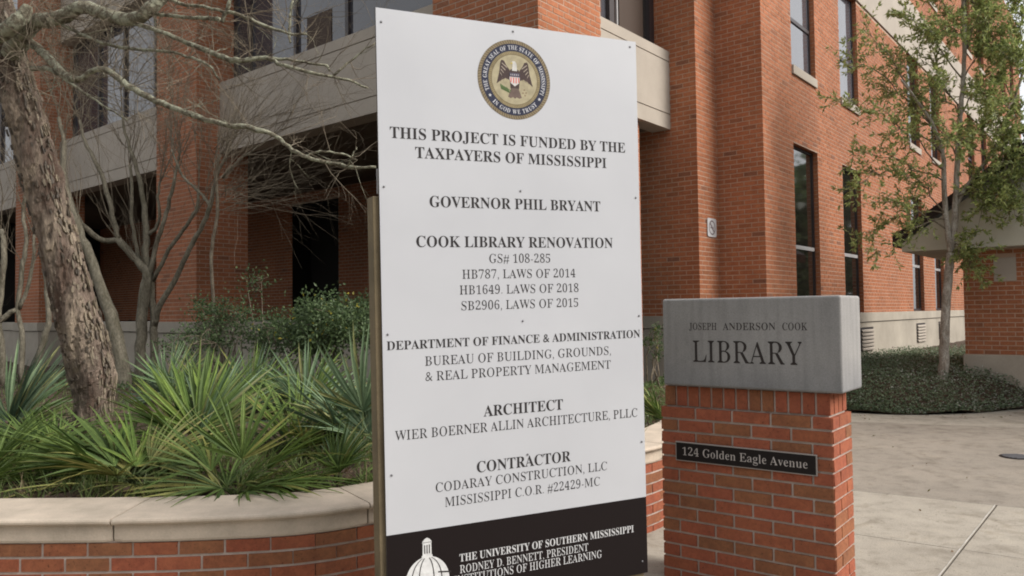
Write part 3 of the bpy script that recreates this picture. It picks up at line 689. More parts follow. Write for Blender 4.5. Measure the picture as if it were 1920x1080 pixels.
def palmetto(px, py, Y, specs, label, kinds='g', scale=1., n=8, seed=0, z=None):
    rs = random.Random(seed); p = at(px, py, Y); zz = soilz(p.x, p.y) if z is None else z; root = Vector((p.x, p.y, zz-.01))
    t = thing('palmetto', label, 'palmetto plant', root, 'palmettos in the planter bed')
    lst = list(specs)
    for k in range(n): lst.append((rs.uniform(0, 360), rs.uniform(4, 48), rs.uniform(.7, 1.0), rs.choice(kinds)))
    for (az, el, sc, kd) in lst:
        az = math.radians(az); el = math.radians(el); sc *= scale; d = Vector((math.cos(az)*math.cos(el), math.sin(az)*math.cos(el), math.sin(el)))
        pl = rs.uniform(.08, .22)*sc; x = d; side = Vector((0, 0, 1)).cross(d)
        if side.length < .05: side = Vector((1, 0, 0))
        side.normalize(); roll = rs.uniform(-.7, .7); zax = x.cross(side); side2 = side*math.cos(roll)+zax*math.sin(roll); zax = x.cross(side2)
        def mat4(o, s): return Matrix(((x.x*s[0], side2.x*s[1], zax.x*s[2], o.x), (x.y*s[0], side2.y*s[1], zax.y*s[2], o.y), (x.z*s[0], side2.z*s[1], zax.z*s[2], o.z), (0, 0, 0, 1)))
        base = root+Vector((rs.uniform(-.04, .04), rs.uniform(-.04, .04), 0))
        st = link('frond', rs.choice(FM[kd]), None, t, mat4(base+d*pl, (sc, sc, sc)))
        link('stalk', PET, None, st, mat4(base, (pl, 1, 1)))
    return t
# azimuth: 0 = right, 90 = away, 180 = left, 270 = towards the camera; elevation in degrees
palmetto(250, 900, 4.35, [(172, 34, 1.15, 'g'), (160, 24, 1.2, 'g'), (178, 12, 1.15, 'g'), (185, 18, 1.1, 'g'), (168, 30, 1.0, 'g'), (20, 25, 1., 'g'), (190, 5, 1.1, 'y')], 'wide spreading green palmetto in front of the leaning trunk', 'gy', .92, 8, 1)
palmetto(438, 905, 4.08, [(95, 78, .95, 'g'), (160, 40, 1.0, 'g'), (20, 40, 1.0, 'g'), (0, 12, 1.1, 'g'), (178, 20, 1., 'y'), (230, 20, .8, 'g'), (310, 15, .8, 'g')], 'bright green palmetto with radiating blades at the coping left of the sign board', 'g', .82, 3, 2)
palmetto(360, 840, 4.9, [(70, 70, 1.2, 'g'), (110, 75, 1.2, 'g'), (40, 60, 1.25, 'b'), (60, 52, 1.2, 'b'), (150, 60, 1.1, 'g'), (170, 40, 1.1, 'g'), (10, 40, 1., 'y')], 'tall palmetto with silvery upright fronds behind the coping palmetto', 'g', .86, 7, 3)
palmetto(560, 860, 5.0, [(60, 60, 1.1, 'y'), (30, 50, 1.1, 'g'), (120, 70, 1.1, 'g'), (0, 15, 1., 'g'), (180, 20, 1., 'b')], 'yellowish green palmetto between the bright one and the blue one', 'gy', .82, 8, 4)
palmetto(690, 840, 4.9, [(120, 62, 1.25, 'b'), (100, 75, 1.3, 'b'), (150, 40, 1.2, 'b'), (175, 30, 1.1, 'b'), (80, 60, 1., 'b'), (185, 12, 1., 'g')], 'blue green palmetto with stiff pointed blades beside the wooden post', 'bg', .86, 6, 5)
palmetto(635, 915, 4.3, [(100, 80, .8, 'g'), (60, 60, .7, 'b'), (200, 15, .9, 'g'), (330, 10, .6, 'g'), (170, 5, 1., 'y')], 'small low palmetto by the coping next to the wooden post', 'bg', .72, 2, 6)
palmetto(5, 800, 5.4, [(40, 58, 1.3, 'b'), (60, 62, 1.3, 'b'), (20, 40, 1.1, 'g'), (100, 60, 1.1, 'b')], 'blue green palmetto at the left edge of the bed', 'bg', 1.05, 5, 7)
palmetto(100, 870, 4.8, [(150, 25, 1.1, 'g'), (180, 20, 1.1, 'g'), (20, 25, 1., 'g')], 'low green palmetto with flat fronds left of the leaning trunk', 'g', .8, 8, 8)
palmetto(320, 720, 7.4, [(90, 75, .9, 'b'), (60, 60, 1., 'b'), (120, 60, 1., 'b')], 'small blue palmetto at the foot of the grey forked tree', 'b', .95, 5, 9)
palmetto(465, 740, 6.6, [(90, 70, 1.1, 'b'), (60, 60, 1.1, 'g'), (130, 60, 1.1, 'g')], 'grey green palmetto below the thin dark shrub', 'bg', .95, 7, 10)
palmetto(590, 760, 6.4, [(90, 65, 1., 'g'), (140, 55, 1., 'b')], 'palmetto in the shade below the yellow leaved shrub', 'bg', 1., 6, 11)
palmetto(1262, 800, 6.6, [(150, 50, 1., 'g'), (120, 40, 1.1, 'y'), (180, 20, 1., 'b')], 'palmetto peeking out between the sign board and the stone monument', 'gy', .9, 4, 12)
palmetto(-60, 900, 4.4, [(30, 30, 1.1, 'g'), (60, 50, 1.1, 'g')], 'green palmetto cut off by the left edge beside the coping', 'g', 1., 5, 13)
palmetto(400, 760, 6.0, [(90, 70, 1.1, 'g'), (150, 60, 1.1, 'g'), (30, 55, 1.1, 'g')], 'dark green palmetto in the middle of the bed behind the silvery one', 'g', .9, 6, 14)

# ------------------------------------------------------------------ trees on the left
def limb(mb, pts, n=8, rough=.05, sub=3, wob=.0):
    """pts: (px, py, Y, rpx)"""
    P = [at(a, b, Y) for a, b, Y, r in pts]; R = [px2m(r, Y) for a, b, Y, r in pts]; Q = []; RR = []
    PP = [P[0]*2-P[1]]+P+[P[-1]*2-P[-2]]
    for i in range(1, len(PP)-2):
        for k in range(sub):
            t = k/sub; Q.append(.5*((2*PP[i])+(PP[i+1]-PP[i-1])*t+(2*PP[i-1]-5*PP[i]+4*PP[i+1]-PP[i+2])*t*t+(-PP[i-1]+3*PP[i]-3*PP[i+1]+PP[i+2])*t**3)+rv(wob)); RR.append(R[i-1]*(1-t)+R[i]*t)
    Q.append(P[-1]); RR.append(R[-1]); mb.tube(Q, RR, n, None, rough); return Q, RR
def twig(mb, p, d, L, r, depth, up=.15, n=4, gnarl=.28, kids=(2, 3)):
    pts = [p]; rr = [r]; k = 5; dd = d.normalized()
    for i in range(k):
        dd = (dd+rv(gnarl*.5)+Vector((0, 0, up*.3))).normalized(); pts.append(pts[-1]+dd*L/k); rr.append(r*(1-.6*(i+1)/k))
    mb.tube(pts, rr, n, None, 0, False)
    if depth > 0:
        for _ in range(random.randint(*kids)):
            i = random.randint(1, k); q = pts[i]; nd = (dd+rv(.45)+Vector((0, 0, up))).normalized()
            twig(mb, q, nd, L*random.uniform(.5, .85), rr[i]*.75, depth-1, up, max(3, n-1), gnarl, kids)
# leaning trunk
lt = thing('leaning_tree', 'leaning rough barked tree with lichen covered branches at the left', 'tree', at(176, 800, 5.2)*1.0)
tp = [(180, 850, 5.2, 44), (178, 800, 5.2, 38), (178, 760, 5.2, 36), (180, 710, 5.2, 44), (165, 650, 5.18, 45), (150, 600, 5.15, 43), (126, 500, 5.1, 39), (99, 400, 5.05, 38), (72, 300, 5, 38), (45, 200, 4.95, 36), (25, 120, 4.9, 33), (8, 40, 4.85, 30), (-20, -60, 4.8, 27), (-50, -200, 4.8, 24)]
mb = MB(); P = [at(a-4, b, Y) for a, b, Y, r in tp]; R = [px2m(r*.88, Y) for a, b, Y, r in tp]
from mathutils import noise as mn
NR, NS = 64, 260; vs = []
for i in range(NS+1):
    t = i/NS*(len(P)-1); k = min(len(P)-2, int(t)); f = t-k; f2 = f*f*(3-2*f); c = P[k].lerp(P[k+1], f); r = R[k]*(1-f2)+R[k+1]*f2
    ax = (P[k+1]-P[k]).normalized(); x = ax.cross(Vector((0, 1, 0))).normalized(); y = ax.cross(x)
    for j in range(NR):
        a = 2*math.pi*j/NR; dr = x*math.cos(a)+y*math.sin(a); q = c+dr*r
        h = mn.noise(Vector((q.x*16, q.y*16, q.z*5)))*.5+mn.noise(Vector((q.x*38, q.y*38, q.z*13)))*.42+mn.noise(q*90)*.22
        pl = mn.cell(Vector((q.x*24+h*.8, q.y*24, q.z*9+h)))
        rg = r*(1+.10*math.sin(a*3+q.z*1.3)*.5)+.012*h+.007*(pl-.4)+.020*mn.noise(Vector((q.x*20+3, q.y*20, q.z*2.6)))
        vs.append(c+dr*rg)
mb.add(vs, [(i*NR+j, i*NR+(j+1) % NR, (i+1)*NR+(j+1) % NR, (i+1)*NR+j) for i in range(NS) for j in range(NR)], None, False)
build('trunk', mb, m_bark, lt)
# loose bark plates, paler ones painting in the trunk's lit right edge
fl = MB()
for _ in range(1800):
    t = random.uniform(1.5, 11.5); k = int(t); f = t-k; c = P[k].lerp(P[k+1], f); r = R[k]*(1-f)+R[k+1]*f; ax = (P[k+1]-P[k]).normalized()
    x = ax.cross(Vector((0, 1, 0))).normalized(); y = ax.cross(x); a = random.uniform(0, 2*math.pi); dr = x*math.cos(a)+y*math.sin(a); q = c+dr*(r+random.uniform(.0, .010))
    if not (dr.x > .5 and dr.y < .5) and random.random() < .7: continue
    s_ = dr.cross(ax); L = random.uniform(.015, .06); w = random.uniform(.004, .010); li = random.uniform(.0005, .004); lit_edge = dr.x > .55 and dr.y < .5
    if lit_edge: L *= 1.5
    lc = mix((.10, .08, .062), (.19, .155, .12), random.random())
    if lit_edge and random.random() < .6: lc = mix((.22, .18, .13), (.42, .35, .26), random.random())
    n_ = 6; sk = random.uniform(-.5, .5)
    v6 = [q+ax*(L*.5*math.sin(2*math.pi*i_/n_)*random.uniform(.6, 1.1))+s_*(w*math.cos(2*math.pi*i_/n_)*random.uniform(.5, 1.1)+sk*w*math.sin(2*math.pi*i_/n_))+dr*(li*random.uniform(0, 1)) for i_ in range(n_)]
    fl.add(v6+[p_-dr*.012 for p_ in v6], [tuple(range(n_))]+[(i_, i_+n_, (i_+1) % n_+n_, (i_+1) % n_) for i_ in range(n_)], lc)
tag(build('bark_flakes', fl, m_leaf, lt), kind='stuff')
BR_ = [[(20, 110, 4.9, 20), (34, 80, 4.75, 19), (60, 44, 4.6, 15), (110, 34, 4.5, 13), (155, 14, 4.45, 12), (200, 28, 4.4, 12), (245, 37, 4.35, 12), (275, 22, 4.3, 12), (310, -14, 4.3, 11), (350, -70, 4.3, 10)],
 [(40, 70, 4.75, 8), (78, 96, 4.6, 8), (110, 130, 4.5, 8), (135, 148, 4.45, 8), (152, 148, 4.42, 5)],
 [(150, 150, 4.42, 5), (172, 133, 4.4, 5), (200, 132, 4.35, 6), (240, 160, 4.3, 6), (290, 187, 4.25, 5.5), (350, 212, 4.2, 5.3), (420, 233, 4.15, 5), (480, 243, 4.1, 5), (520, 257, 4.1, 4), (548, 280, 4.05, 3.6), (575, 294, 4, 3.5), (620, 306, 4, 3.2), (660, 314, 3.95, 3), (705, 313, 3.95, 2.5)],
 [(240, 40, 4.35, 4), (300, 58, 4.3, 4), (350, 80, 4.3, 4.5), (400, 100, 4.25, 5), (435, 111, 4.2, 5), (465, 112, 4.2, 4.5), (500, 108, 4.2, 4), (530, 122, 4.15, 3.5), (580, 135, 4.1, 3), (640, 147, 4.1, 2.6), (690, 165, 4.1, 2)],
 [(95, 36, 4.5, 3), (140, 58, 4.5, 3), (190, 80, 4.4, 3), (240, 90, 4.4, 3), (300, 95, 4.3, 2.7), (350, 105, 4.3, 2.5), (390, 122, 4.2, 2.3), (412, 150, 4.2, 1.8)],
 [(300, -8, 4.3, 3), (350, 8, 4.3, 3), (410, 18, 4.2, 3), (450, 28, 4.2, 3), (490, 45, 4.2, 3), (540, 62, 4.2, 2.5), (575, 64, 4.2, 2)],
 [(240, 42, 4.4, 4), (290, 28, 4.35, 3.5), (340, 32, 4.3, 3.5), (385, 34, 4.3, 4), (412, 37, 4.25, 4)], [(440, -30, 4.2, 4), (432, 0, 4.2, 4), (422, 25, 4.2, 4), (415, 42, 4.2, 3.5)],
 [(500, 108, 4.2, 3), (540, 112, 4.2, 2.6), (580, 118, 4.2, 2.4), (612, 124, 4.2, 2.6), (618, 134, 4.2, 1.5)], [(626, 142, 4.1, 2.4), (650, 120, 4.1, 2), (680, 95, 4.1, 1.6), (705, 80, 4.1, 1.2)],
 [(60, 130, 4.6, 5), (85, 128, 4.55, 5), (110, 140, 4.5, 3), (150, 168, 4.4, 2.4), (190, 196, 4.4, 2), (240, 225, 4.3, 1.6)], [(140, 70, 4.5, 2), (200, 55, 4.5, 1.5)],
 [(548, 0, 4.2, 2), (545, 30, 4.2, 2.4), (542, 60, 4.2, 2.4), (544, 80, 4.2, 2)], [(573, 293, 4.0, 2.5), (600, 284, 4.0, 2), (640, 288, 4.0, 1.8), (670, 300, 4, 1.5)], [(650, 312, 3.95, 2), (660, 295, 3.9, 1.6), (668, 275, 3.9, 1.2)]]
fine = MB()
for i, b_ in enumerate(BR_):
    mb = MB(); Q, RR = limb(mb, b_, 10, .12, 4, .0025)
    for k in range(len(Q)//9 if i not in (0,) else 3):
        j = random.randint(3, len(Q)-1); twig(mb, Q[j], rv(1)+Vector((.5, 0, .1)), random.uniform(.08, .25), min(RR[j]*.4, .003), 1, .05, 4, .35)
    for k in range(len(Q)//3):
        j = random.randint(3, len(Q)-1); twig(fine, Q[j], rv(1)+Vector((.5, 0, .1)), random.uniform(.15, .45), min(RR[j]*.4, .0028), 2, .03, 3, .3)
    build('branch', mb, m_lichen, lt)
# stub knot
mb = MB(); limb(mb, [(-20, 75, 4.6, 12), (5, 62, 4.55, 16), (28, 45, 4.5, 15), (45, 28, 4.5, 12), (52, 10, 4.5, 8)], 10, .15); build('branch', mb, m_lichen, lt)
for _ in range(190):
    q = at(random.uniform(0, 460)*random.random()**.3, random.uniform(-80, 190), random.uniform(4.3, 5)); twig(fine, q, rv(1)+Vector((.4, 0, .2)), random.uniform(.2, .6), .0028, 2, .05, 3, .4)
build('twigs', fine, m_twig, lt)

# grey multi-stemmed trees (bare)
def bare_tree(name, label, base, limbs, seeds, up=.35, twr=.006, tw=3, twl=(.5, 1.1), per=3, spread=.55):
    t = thing(name, label, 'tree', base); allt = MB()
    per += 2
    for li in limbs:
        mb = MB(); Q, RR = limb(mb, [(p_[0], p_[1], p_[2], p_[3]*.84) for p_ in li], 9, .05, 3, .006); build('stem', mb, m_smooth, t)
        for _ in range(per):
            j = random.randint(len(Q)//2, len(Q)-1); d = (Q[j]-Q[j-1]).normalized()+rv(spread*.6); twig(allt, Q[j], d, random.uniform(*twl), min(RR[j]*.6, twr), tw, up, 4, .25)
        d = (Q[-1]-Q[-2]).normalized()
        for _ in range(2): twig(allt, Q[-1], d+rv(spread*.45), random.uniform(*twl)*1.1, min(RR[-1]*.8, twr*1.3), tw, up, 4, .22)
    build('twigs', allt, m_twig, t); return t
Y = 10.4
bare_tree('crape_myrtle', 'bare grey multi stemmed tree forking in front of the brick column', at(275, 690, Y), [
 [(262, 720, Y, 12), (264, 650, Y, 12), (266, 600, Y, 12), (272, 545, Y, 12), (276, 515, Y, 11), (262, 495, Y, 9), (245, 475, Y, 8), (222, 450, Y, 8)],
 [(222, 450, Y, 6), (195, 450, Y, 6), (170, 435, Y-.1, 6), (152, 418, Y-.2, 5), (138, 390, Y-.3, 5), (122, 365, Y-.4, 4)],
 [(222, 450, Y, 6), (214, 415, Y, 5.5), (205, 375, Y, 5), (188, 325, Y, 5), (168, 285, Y, 4), (156, 255, Y, 3.5), (150, 225, Y, 3)],
 [(288, 720, Y+.1, 9), (290, 640, Y+.1, 9), (287, 580, Y+.1, 8), (282, 520, Y+.1, 8), (273, 480, Y, 7.5), (275, 440, Y, 7), (270, 390, Y, 6), (263, 345, Y, 5), (256, 312, Y, 4.5), (245, 280, Y, 4), (235, 250, Y, 3), (228, 210, Y, 2.5)],
 [(265, 500, Y, 5), (256, 465, Y, 4.5), (250, 430, Y, 4), (246, 400, Y, 4), (247, 350, Y, 3.5), (243, 310, Y, 3)],
 [(281, 520, Y, 6), (290, 470, Y, 5), (301, 435, Y-.1, 5), (312, 400, Y-.1, 4.5), (322, 360, Y-.2, 4), (331, 320, Y-.2, 3), (338, 280, Y-.2, 2.5)],
 [(278, 440, Y, 5), (292, 430, Y, 4), (300, 405, Y, 3.5), (296, 370, Y, 3), (300, 340, Y, 2.5)],
 [(290, 610, Y-.1, 6), (298, 575, Y-.2, 6.5), (328, 525, Y-.3, 6), (345, 490, Y-.4, 5.5), (360, 455, Y-.5, 5.5), (382, 418, Y-.6, 5), (394, 385, Y-.7, 5), (402, 345, Y-.7, 4), (415, 310, Y-.8, 3.6), (432, 275, Y-.8, 3)],
 [(288, 525, Y, 5), (310, 480, Y-.1, 4.5), (335, 442, Y-.2, 4.2), (357, 412, Y-.3, 4), (370, 385, Y-.3, 3.5), (372, 355, Y-.3, 3)],
 [(394, 388, Y-.7, 4), (380, 365, Y-.6, 3.2), (352, 342, Y-.5, 3), (335, 315, Y-.5, 2.5), (322, 280, Y-.5, 2)],
 [(415, 335, Y-.8, 3.5), (440, 308, Y-.9, 2.6), (470, 285, Y-1, 2), (500, 262, Y-1, 1.6)]], 1, per=3)
Y = 9.3
bare_tree('crape_myrtle', 'smooth grey leaning stem rising behind the rough leaning trunk', at(232, 700, Y), [
 [(236, 740, Y, 18), (228, 690, Y, 17), (218, 630, Y, 16), (200, 570, Y, 13), (180, 515, Y, 11), (160, 460, Y, 10), (144, 420, Y, 9), (128, 370, Y, 8), (118, 320, Y, 7), (120, 270, Y, 5), (110, 220, Y, 4)]], 1, per=5)
bare_tree('crape_myrtle', 'thin bare multi stemmed tree at the far left edge of the bed', at(50, 680, Y), [
 [(40, 720, Y, 6), (41, 640, Y, 6), (34, 580, Y, 5), (38, 530, Y, 5), (46, 480, Y, 5), (50, 440, Y, 4), (44, 400, Y, 4), (52, 350, Y, 3)],
 [(32, 580, Y, 6), (14, 590, Y, 6), (-10, 612, Y, 6)], [(62, 690, Y, 7), (82, 640, Y, 7), (92, 590, Y, 6), (88, 530, Y, 6), (82, 480, Y, 5), (70, 430, Y, 5), (62, 380, Y, 4)],
 [(2, 720, Y, 8), (3, 660, Y, 7), (-4, 600, Y, 7), (4, 530, Y, 6), (8, 480, Y, 6), (2, 430, Y, 5)],
 [(34, 580, Y, 5), (50, 545, Y, 4), (62, 490, Y, 3.5), (64, 440, Y, 3)]], 1, per=3)
# brush of fine upright twigs from the fork near the balcony
bt = thing('twiggy_shrub', 'brush of fine bare brown twigs spreading below the balcony panel', 'shrub', at(400, 690, 9.2))
mb = MB()
limb(mb, [(398, 720, 9.2, 4), (402, 600, 9.2, 3.5), (396, 480, 9.2, 3.5), (408, 400, 9.2, 3), (405, 330, 9.1, 3), (412, 290, 9, 3)], 6)
for _ in range(46):
    q = at(random.uniform(398, 425), random.uniform(250, 340), random.uniform(8.6, 9.4)); e = at(random.uniform(400, 620), random.uniform(95, 240), random.uniform(8.2, 9.6))
    twig(mb, q, (e-q), (e-q).length*random.uniform(.6, 1), .0045, 2, .05, 4, .14)
for _ in range(34):
    q = at(random.uniform(400, 440), random.uniform(340, 400), random.uniform(8.6, 9.4)); e = at(random.uniform(430, 700), random.uniform(260, 400), random.uniform(8.2, 9.6))
    twig(mb, q, (e-q), (e-q).length*random.uniform(.6, 1), .0038, 2, .0, 4, .18)
build('twigs', mb, m_twig, bt)

# ------------------------------------------------------------------ shrubs
def shrub(px, py, Y, rx, rz, nl, label, pal, leaf=(.04, .02), yellow=0., stems=9, dens=.5, seedz=None):
    c = at(px, py, Y); gz = soilz(c.x, c.y) if seedz is None else seedz; t = thing('shrub', label, 'shrub', (c.x, c.y, gz)); st = MB(); lf = MB(); rz_ = rz
    cl = []
    for _ in range(stems*4):
        d = rv(1).normalized(); cl.append(c+Vector((d.x*rx*random.uniform(.2, .95), d.y*rx*random.uniform(.2, .95), d.z*rz_*random.uniform(.2, .95))))
    for k in range(stems): st.tube([Vector((c.x, c.y, gz-.03))+rv(.04), (Vector((c.x, c.y, gz))+cl[k])*.5+rv(.05), cl[k]], [.012, .008, .003], 5)
    for k in range(stems, len(cl)): q = cl[k % stems]; st.tube([q, (q+cl[k])*.5+rv(.03), cl[k]], [.005, .004, .002], 4)
    for _ in range(nl):
        q = random.choice(cl)+rv(dens*rx*.3); c_ = mix(pal[0], pal[1], random.random())
        if random.random() < yellow and q.z > c.z-.1: c_ = mix((.30, .28, .04), (.50, .42, .06), random.random())
        lf.leaf(q, rv(1)+Vector((0, 0, .3)), leaf[0]*random.uniform(.6, 1.2), leaf[1]*random.uniform(.7, 1.2), c_)
    build('stems', st, m_twig, t); tag(build('foliage', lf, m_leaf, t), kind='stuff'); return t
DK = ((.05, .085, .035), (.14, .20, .085))
shrub(612, 618, 8.0, .60, .36, 8500, 'rounded dark green shrub flecked with yellow leaves left of the sign board', DK, (.045, .024), .022, 10, .5)
shrub(690, 600, 8.6, .40, .28, 2500, 'dark shrub half hidden behind the wooden post', DK, (.045, .024), .03, 8, .5)
shrub(525, 640, 8.4, .46, .28, 2200, 'small sparse dark shrub between the rounded one and the thin one', DK, (.04, .022), .02, 8, .5)
shrub(425, 600, 8.6, .50, .38, 1900, 'thin loose dark green shrub in front of the brick column', DK, (.04, .022), .0, 10, .5)
shrub(482, 525, 8.6, .20, .13, 110, 'wispy sprig of dark leaves standing up above the thin shrub', DK, (.05, .026), .0, 3, 1.3, .6)
shrub(360, 640, 8.3, .4, .20, 800, 'low dark shrub right of the grey forked tree', DK, (.04, .022), .0, 8, .5)
shrub(1228, 645, 8.2, .16, .25, 320, 'narrow green plant in the gap between the sign board and the stone monument', ((.04, .08, .03), (.10, .15, .05)), (.05, .014), .03, 5, .6)

# ------------------------------------------------------------------ right bed with ground cover
edge = [uv(10.9, 4.2), Vector((3.9, 11.55, 0)), Vector((4.3, 11.25, 0)), Vector((4.72, 10.90, 0)), Vector((5.2, 10.66, 0)), Vector((5.75, 10.60, 0)), Vector((6.3, 10.70, 0)), Vector((6.9, 10.95, 0)), Vector((7.6, 11.2, 0)), Vector((8.6, 11.3, 0)), Vector((10, 11, 0)), Vector((13, 10, 0))]
far_ = [uv(11, 4.24), uv(12, 4.24), uv(14, 4.24), uv(16, 4.24), uv(19, 4.24), uv(22, 4.24), uv(25, 4.24), uv(28, 4.24), uv(32, 4.24), uv(36, 4.24), uv(39, 4.24), uv(42, 4.24)]
def rb(i, t):
    k = i*(len(edge)-1); j = min(len(edge)-2, int(k)); f = k-j; p = edge[j].lerp(edge[j+1], f); q = far_[j].lerp(far_[j+1], f); r = p.lerp(q, t)
    dist = (Vector((r.x, r.y))-Vector((p.x, p.y))).length; r.z = .03+.47*(1-math.exp(-dist/.5)) + .02*math.sin(r.x*5)*math.sin(r.y*4); return r
mb = MB(); NU, NT = 80, 40
mb.add([rb(i/NU, (j/NT)**1.8) for i in range(NU+1) for j in range(NT+1)], [(i*(NT+1)+j, (i+1)*(NT+1)+j, (i+1)*(NT+1)+j+1, i*(NT+1)+j+1) for i in range(NU) for j in range(NT)], None, True)
tag(build('side_bed', mb, m_soil), kind='structure')
gc = MB()
for _ in range(42000):
    i = random.uniform(.08, .86); t = random.random()**2.0; p = rb(i, t)
    if p.y > 17 or p.x > 10: continue
    h = .13*min(1, .35+t*30)
    q = p+Vector((0, 0, random.uniform(.0, 1)*h)); g = random.random(); c = mix((.075, .11, .055), (.25, .32, .20), g)
    pr = .03+.30*max(0, min(1, (p.x-4.9)/2.2))*max(0, 1-max(0, p.y-11.5)/1.2)
    if random.random() < pr: c = mix((.22, .26, .20), (.50, .50, .44), random.random())
    elif random.random() < .06: c = (.10, .06, .035)
    gc.leaf(q, Vector((random.gauss(0, 1), random.gauss(0, 1), random.uniform(-.2, .9))), random.uniform(.025, .05), random.uniform(.014, .026), c)
tag(build('ground_cover', gc, m_leaf), kind='stuff')

# right tree
rt = thing('young_oak', 'slender young tree with pale forked trunk and olive leaves at the right', 'tree', at(1768, 700, 11.4))
Y = 11.4
RB = [[(1766, 720, Y, 12), (1769, 690, Y, 11), (1771, 640, Y, 10), (1774, 570, Y, 9.5), (1779, 510, Y, 9.5), (1783, 475, Y, 9)],
 [(1783, 475, Y, 7), (1778, 440, Y, 6.5), (1773, 400, Y, 6), (1770, 340, Y, 5.5), (1768, 290, Y, 5), (1752, 240, Y, 4), (1720, 190, Y-.1, 3), (1690, 150, Y-.2, 2.5)],
 [(1783, 475, Y, 7), (1789, 430, Y, 7), (1792, 370, Y, 6.5), (1795, 300, Y, 6), (1800, 220, Y, 5.5), (1806, 150, Y, 5), (1808, 80, Y, 4.5), (1806, 0, Y, 4), (1800, -90, Y, 3.5), (1806, -180, Y, 2)],
 [(1793, 385, Y, 5), (1815, 345, Y, 4.5), (1850, 300, Y+.1, 4), (1880, 250, Y+.2, 3.5), (1900, 190, Y+.2, 3), (1925, 120, Y+.2, 2)]]
for b_ in RB: mb = MB(); limb(mb, [(p_[0], p_[1], p_[2], p_[3]*.82) for p_ in b_], 9, .06, 4, .003); build('trunk' if b_ is RB[0] else 'stem', mb, m_pale, rt)
SUBS = [((1771, 400), (1690, 330, 11.1)), ((1774, 430), (1650, 380, 11.0)), ((1770, 340), (1600, 290, 11.2)), ((1768, 290), (1580, 190, 11.1)), ((1770, 320), (1660, 230, 10.9)), ((1752, 240), (1600, 110, 11.3)), ((1720, 190), (1620, 60, 11.2)), ((1773, 410), (1660, 470, 11.1)), ((1690, 330), (1600, 350, 11)),
 ((1783, 460), (1830, 500, 11.1)), ((1792, 370), (1870, 380, 10.9)), ((1795, 300), (1720, 210, 11.6)), ((1800, 220), (1860, 150, 11.2)), ((1800, 220), (1730, 110, 11.5)), ((1806, 150), (1700, 30, 11.3)), ((1806, 150), (1880, 60, 11.3)), ((1808, 80), (1740, -20, 11.6)), ((1808, 80), (1870, -20, 11.2)), ((1850, 300), (1910, 330, 11)), ((1850, 300), (1930, 240, 11.3)), ((1880, 250), (1900, 400, 10.8)), ((1880, 250), (1960, 180, 11.5)), ((1860, 290), (1840, 430, 11)), ((1806, 0), (1760, -90, 11.3)), ((1806, 0), (1880, -110, 11.3)), ((1900, 190), (1840, 60, 11.4)), ((1900, 190), (1960, 60, 11.2)), ((1925, 120), (1900, 0, 11.2)), ((1773, 400), (1620, 440, 11.5)), ((1768, 290), (1690, 110, 11.5)), ((1795, 300), (1860, 220, 11.8)), ((1850, 300), (1780, 260, 10.8)), ((1752, 240), (1660, 160, 11.6)), ((1880, 250), (1960, 330, 11)), ((1880, 260), (1850, 180, 10.8)), ((1806, 100), (1850, 20, 11.8)), ((1925, 120), (1890, 110, 10.9)), ((1900, 190), (1880, 300, 11.0)), ((1806, 0), (1850, 40, 11)), ((1880, 250), (1930, 420, 11.2)), ((1808, 80), (1760, 60, 11)), ((1800, 220), (1750, 170, 11))]
tw = MB(); lf = MB()
OL = ((.13, .18, .055), (.46, .51, .19))
for (sx, sy), (ex_, ey, eY) in SUBS:
    a = at(sx, sy, Y); b_ = at(ex_, ey, eY); n = 7; pts = [a.lerp(b_, k/n)+rv(.025)*(0 if k == 0 else 1)+Vector((0, 0, .12*math.sin(math.pi*k/n))) for k in range(n+1)]
    tw.tube(pts, [.013*(1-.85*k/n) for k in range(n+1)], 5, None, 0, False)
    right = sx > 1800 or ex_ > 1800
    m_ = 42 if right else 30
    for _ in range(m_):
        k = random.randint(2, n); q = pts[k]; d = (pts[k]-pts[k-1]).normalized()+rv(.7)+Vector((0, 0, .1)); L = random.uniform(.16, .42); st = 6; cur = q; dd = d.normalized(); pp = [q]
        for _k in range(st): dd = (dd+rv(.16)+Vector((0, 0, .02))).normalized(); cur = cur+dd*L/st; pp.append(cur)
        tw.tube(pp, [.004*(1-.8*i/st) for i in range(st+1)], 3, None, 0, False)
        for i in range(1, st+1):
            for _l in range(3 if right else 2):
                c = mix(*OL, random.random()); 
                if random.random() < .07: c = mix((.2, .2, .06), (.26, .17, .06), random.random())
                ld = dd*.8+rv(.6)+Vector((0, 0, -.1)); lf.leaf(pp[i], ld, random.uniform(.05, .095), random.uniform(.016, .03), c)
            if i == st:
                for _l in range(4): lf.leaf(pp[i], dd+rv(.7), random.uniform(.06, .10), .024, mix(*OL, random.random()))
build('twigs', tw, m_twig, rt); tag(build('foliage', lf, m_leaf, rt), kind='stuff')

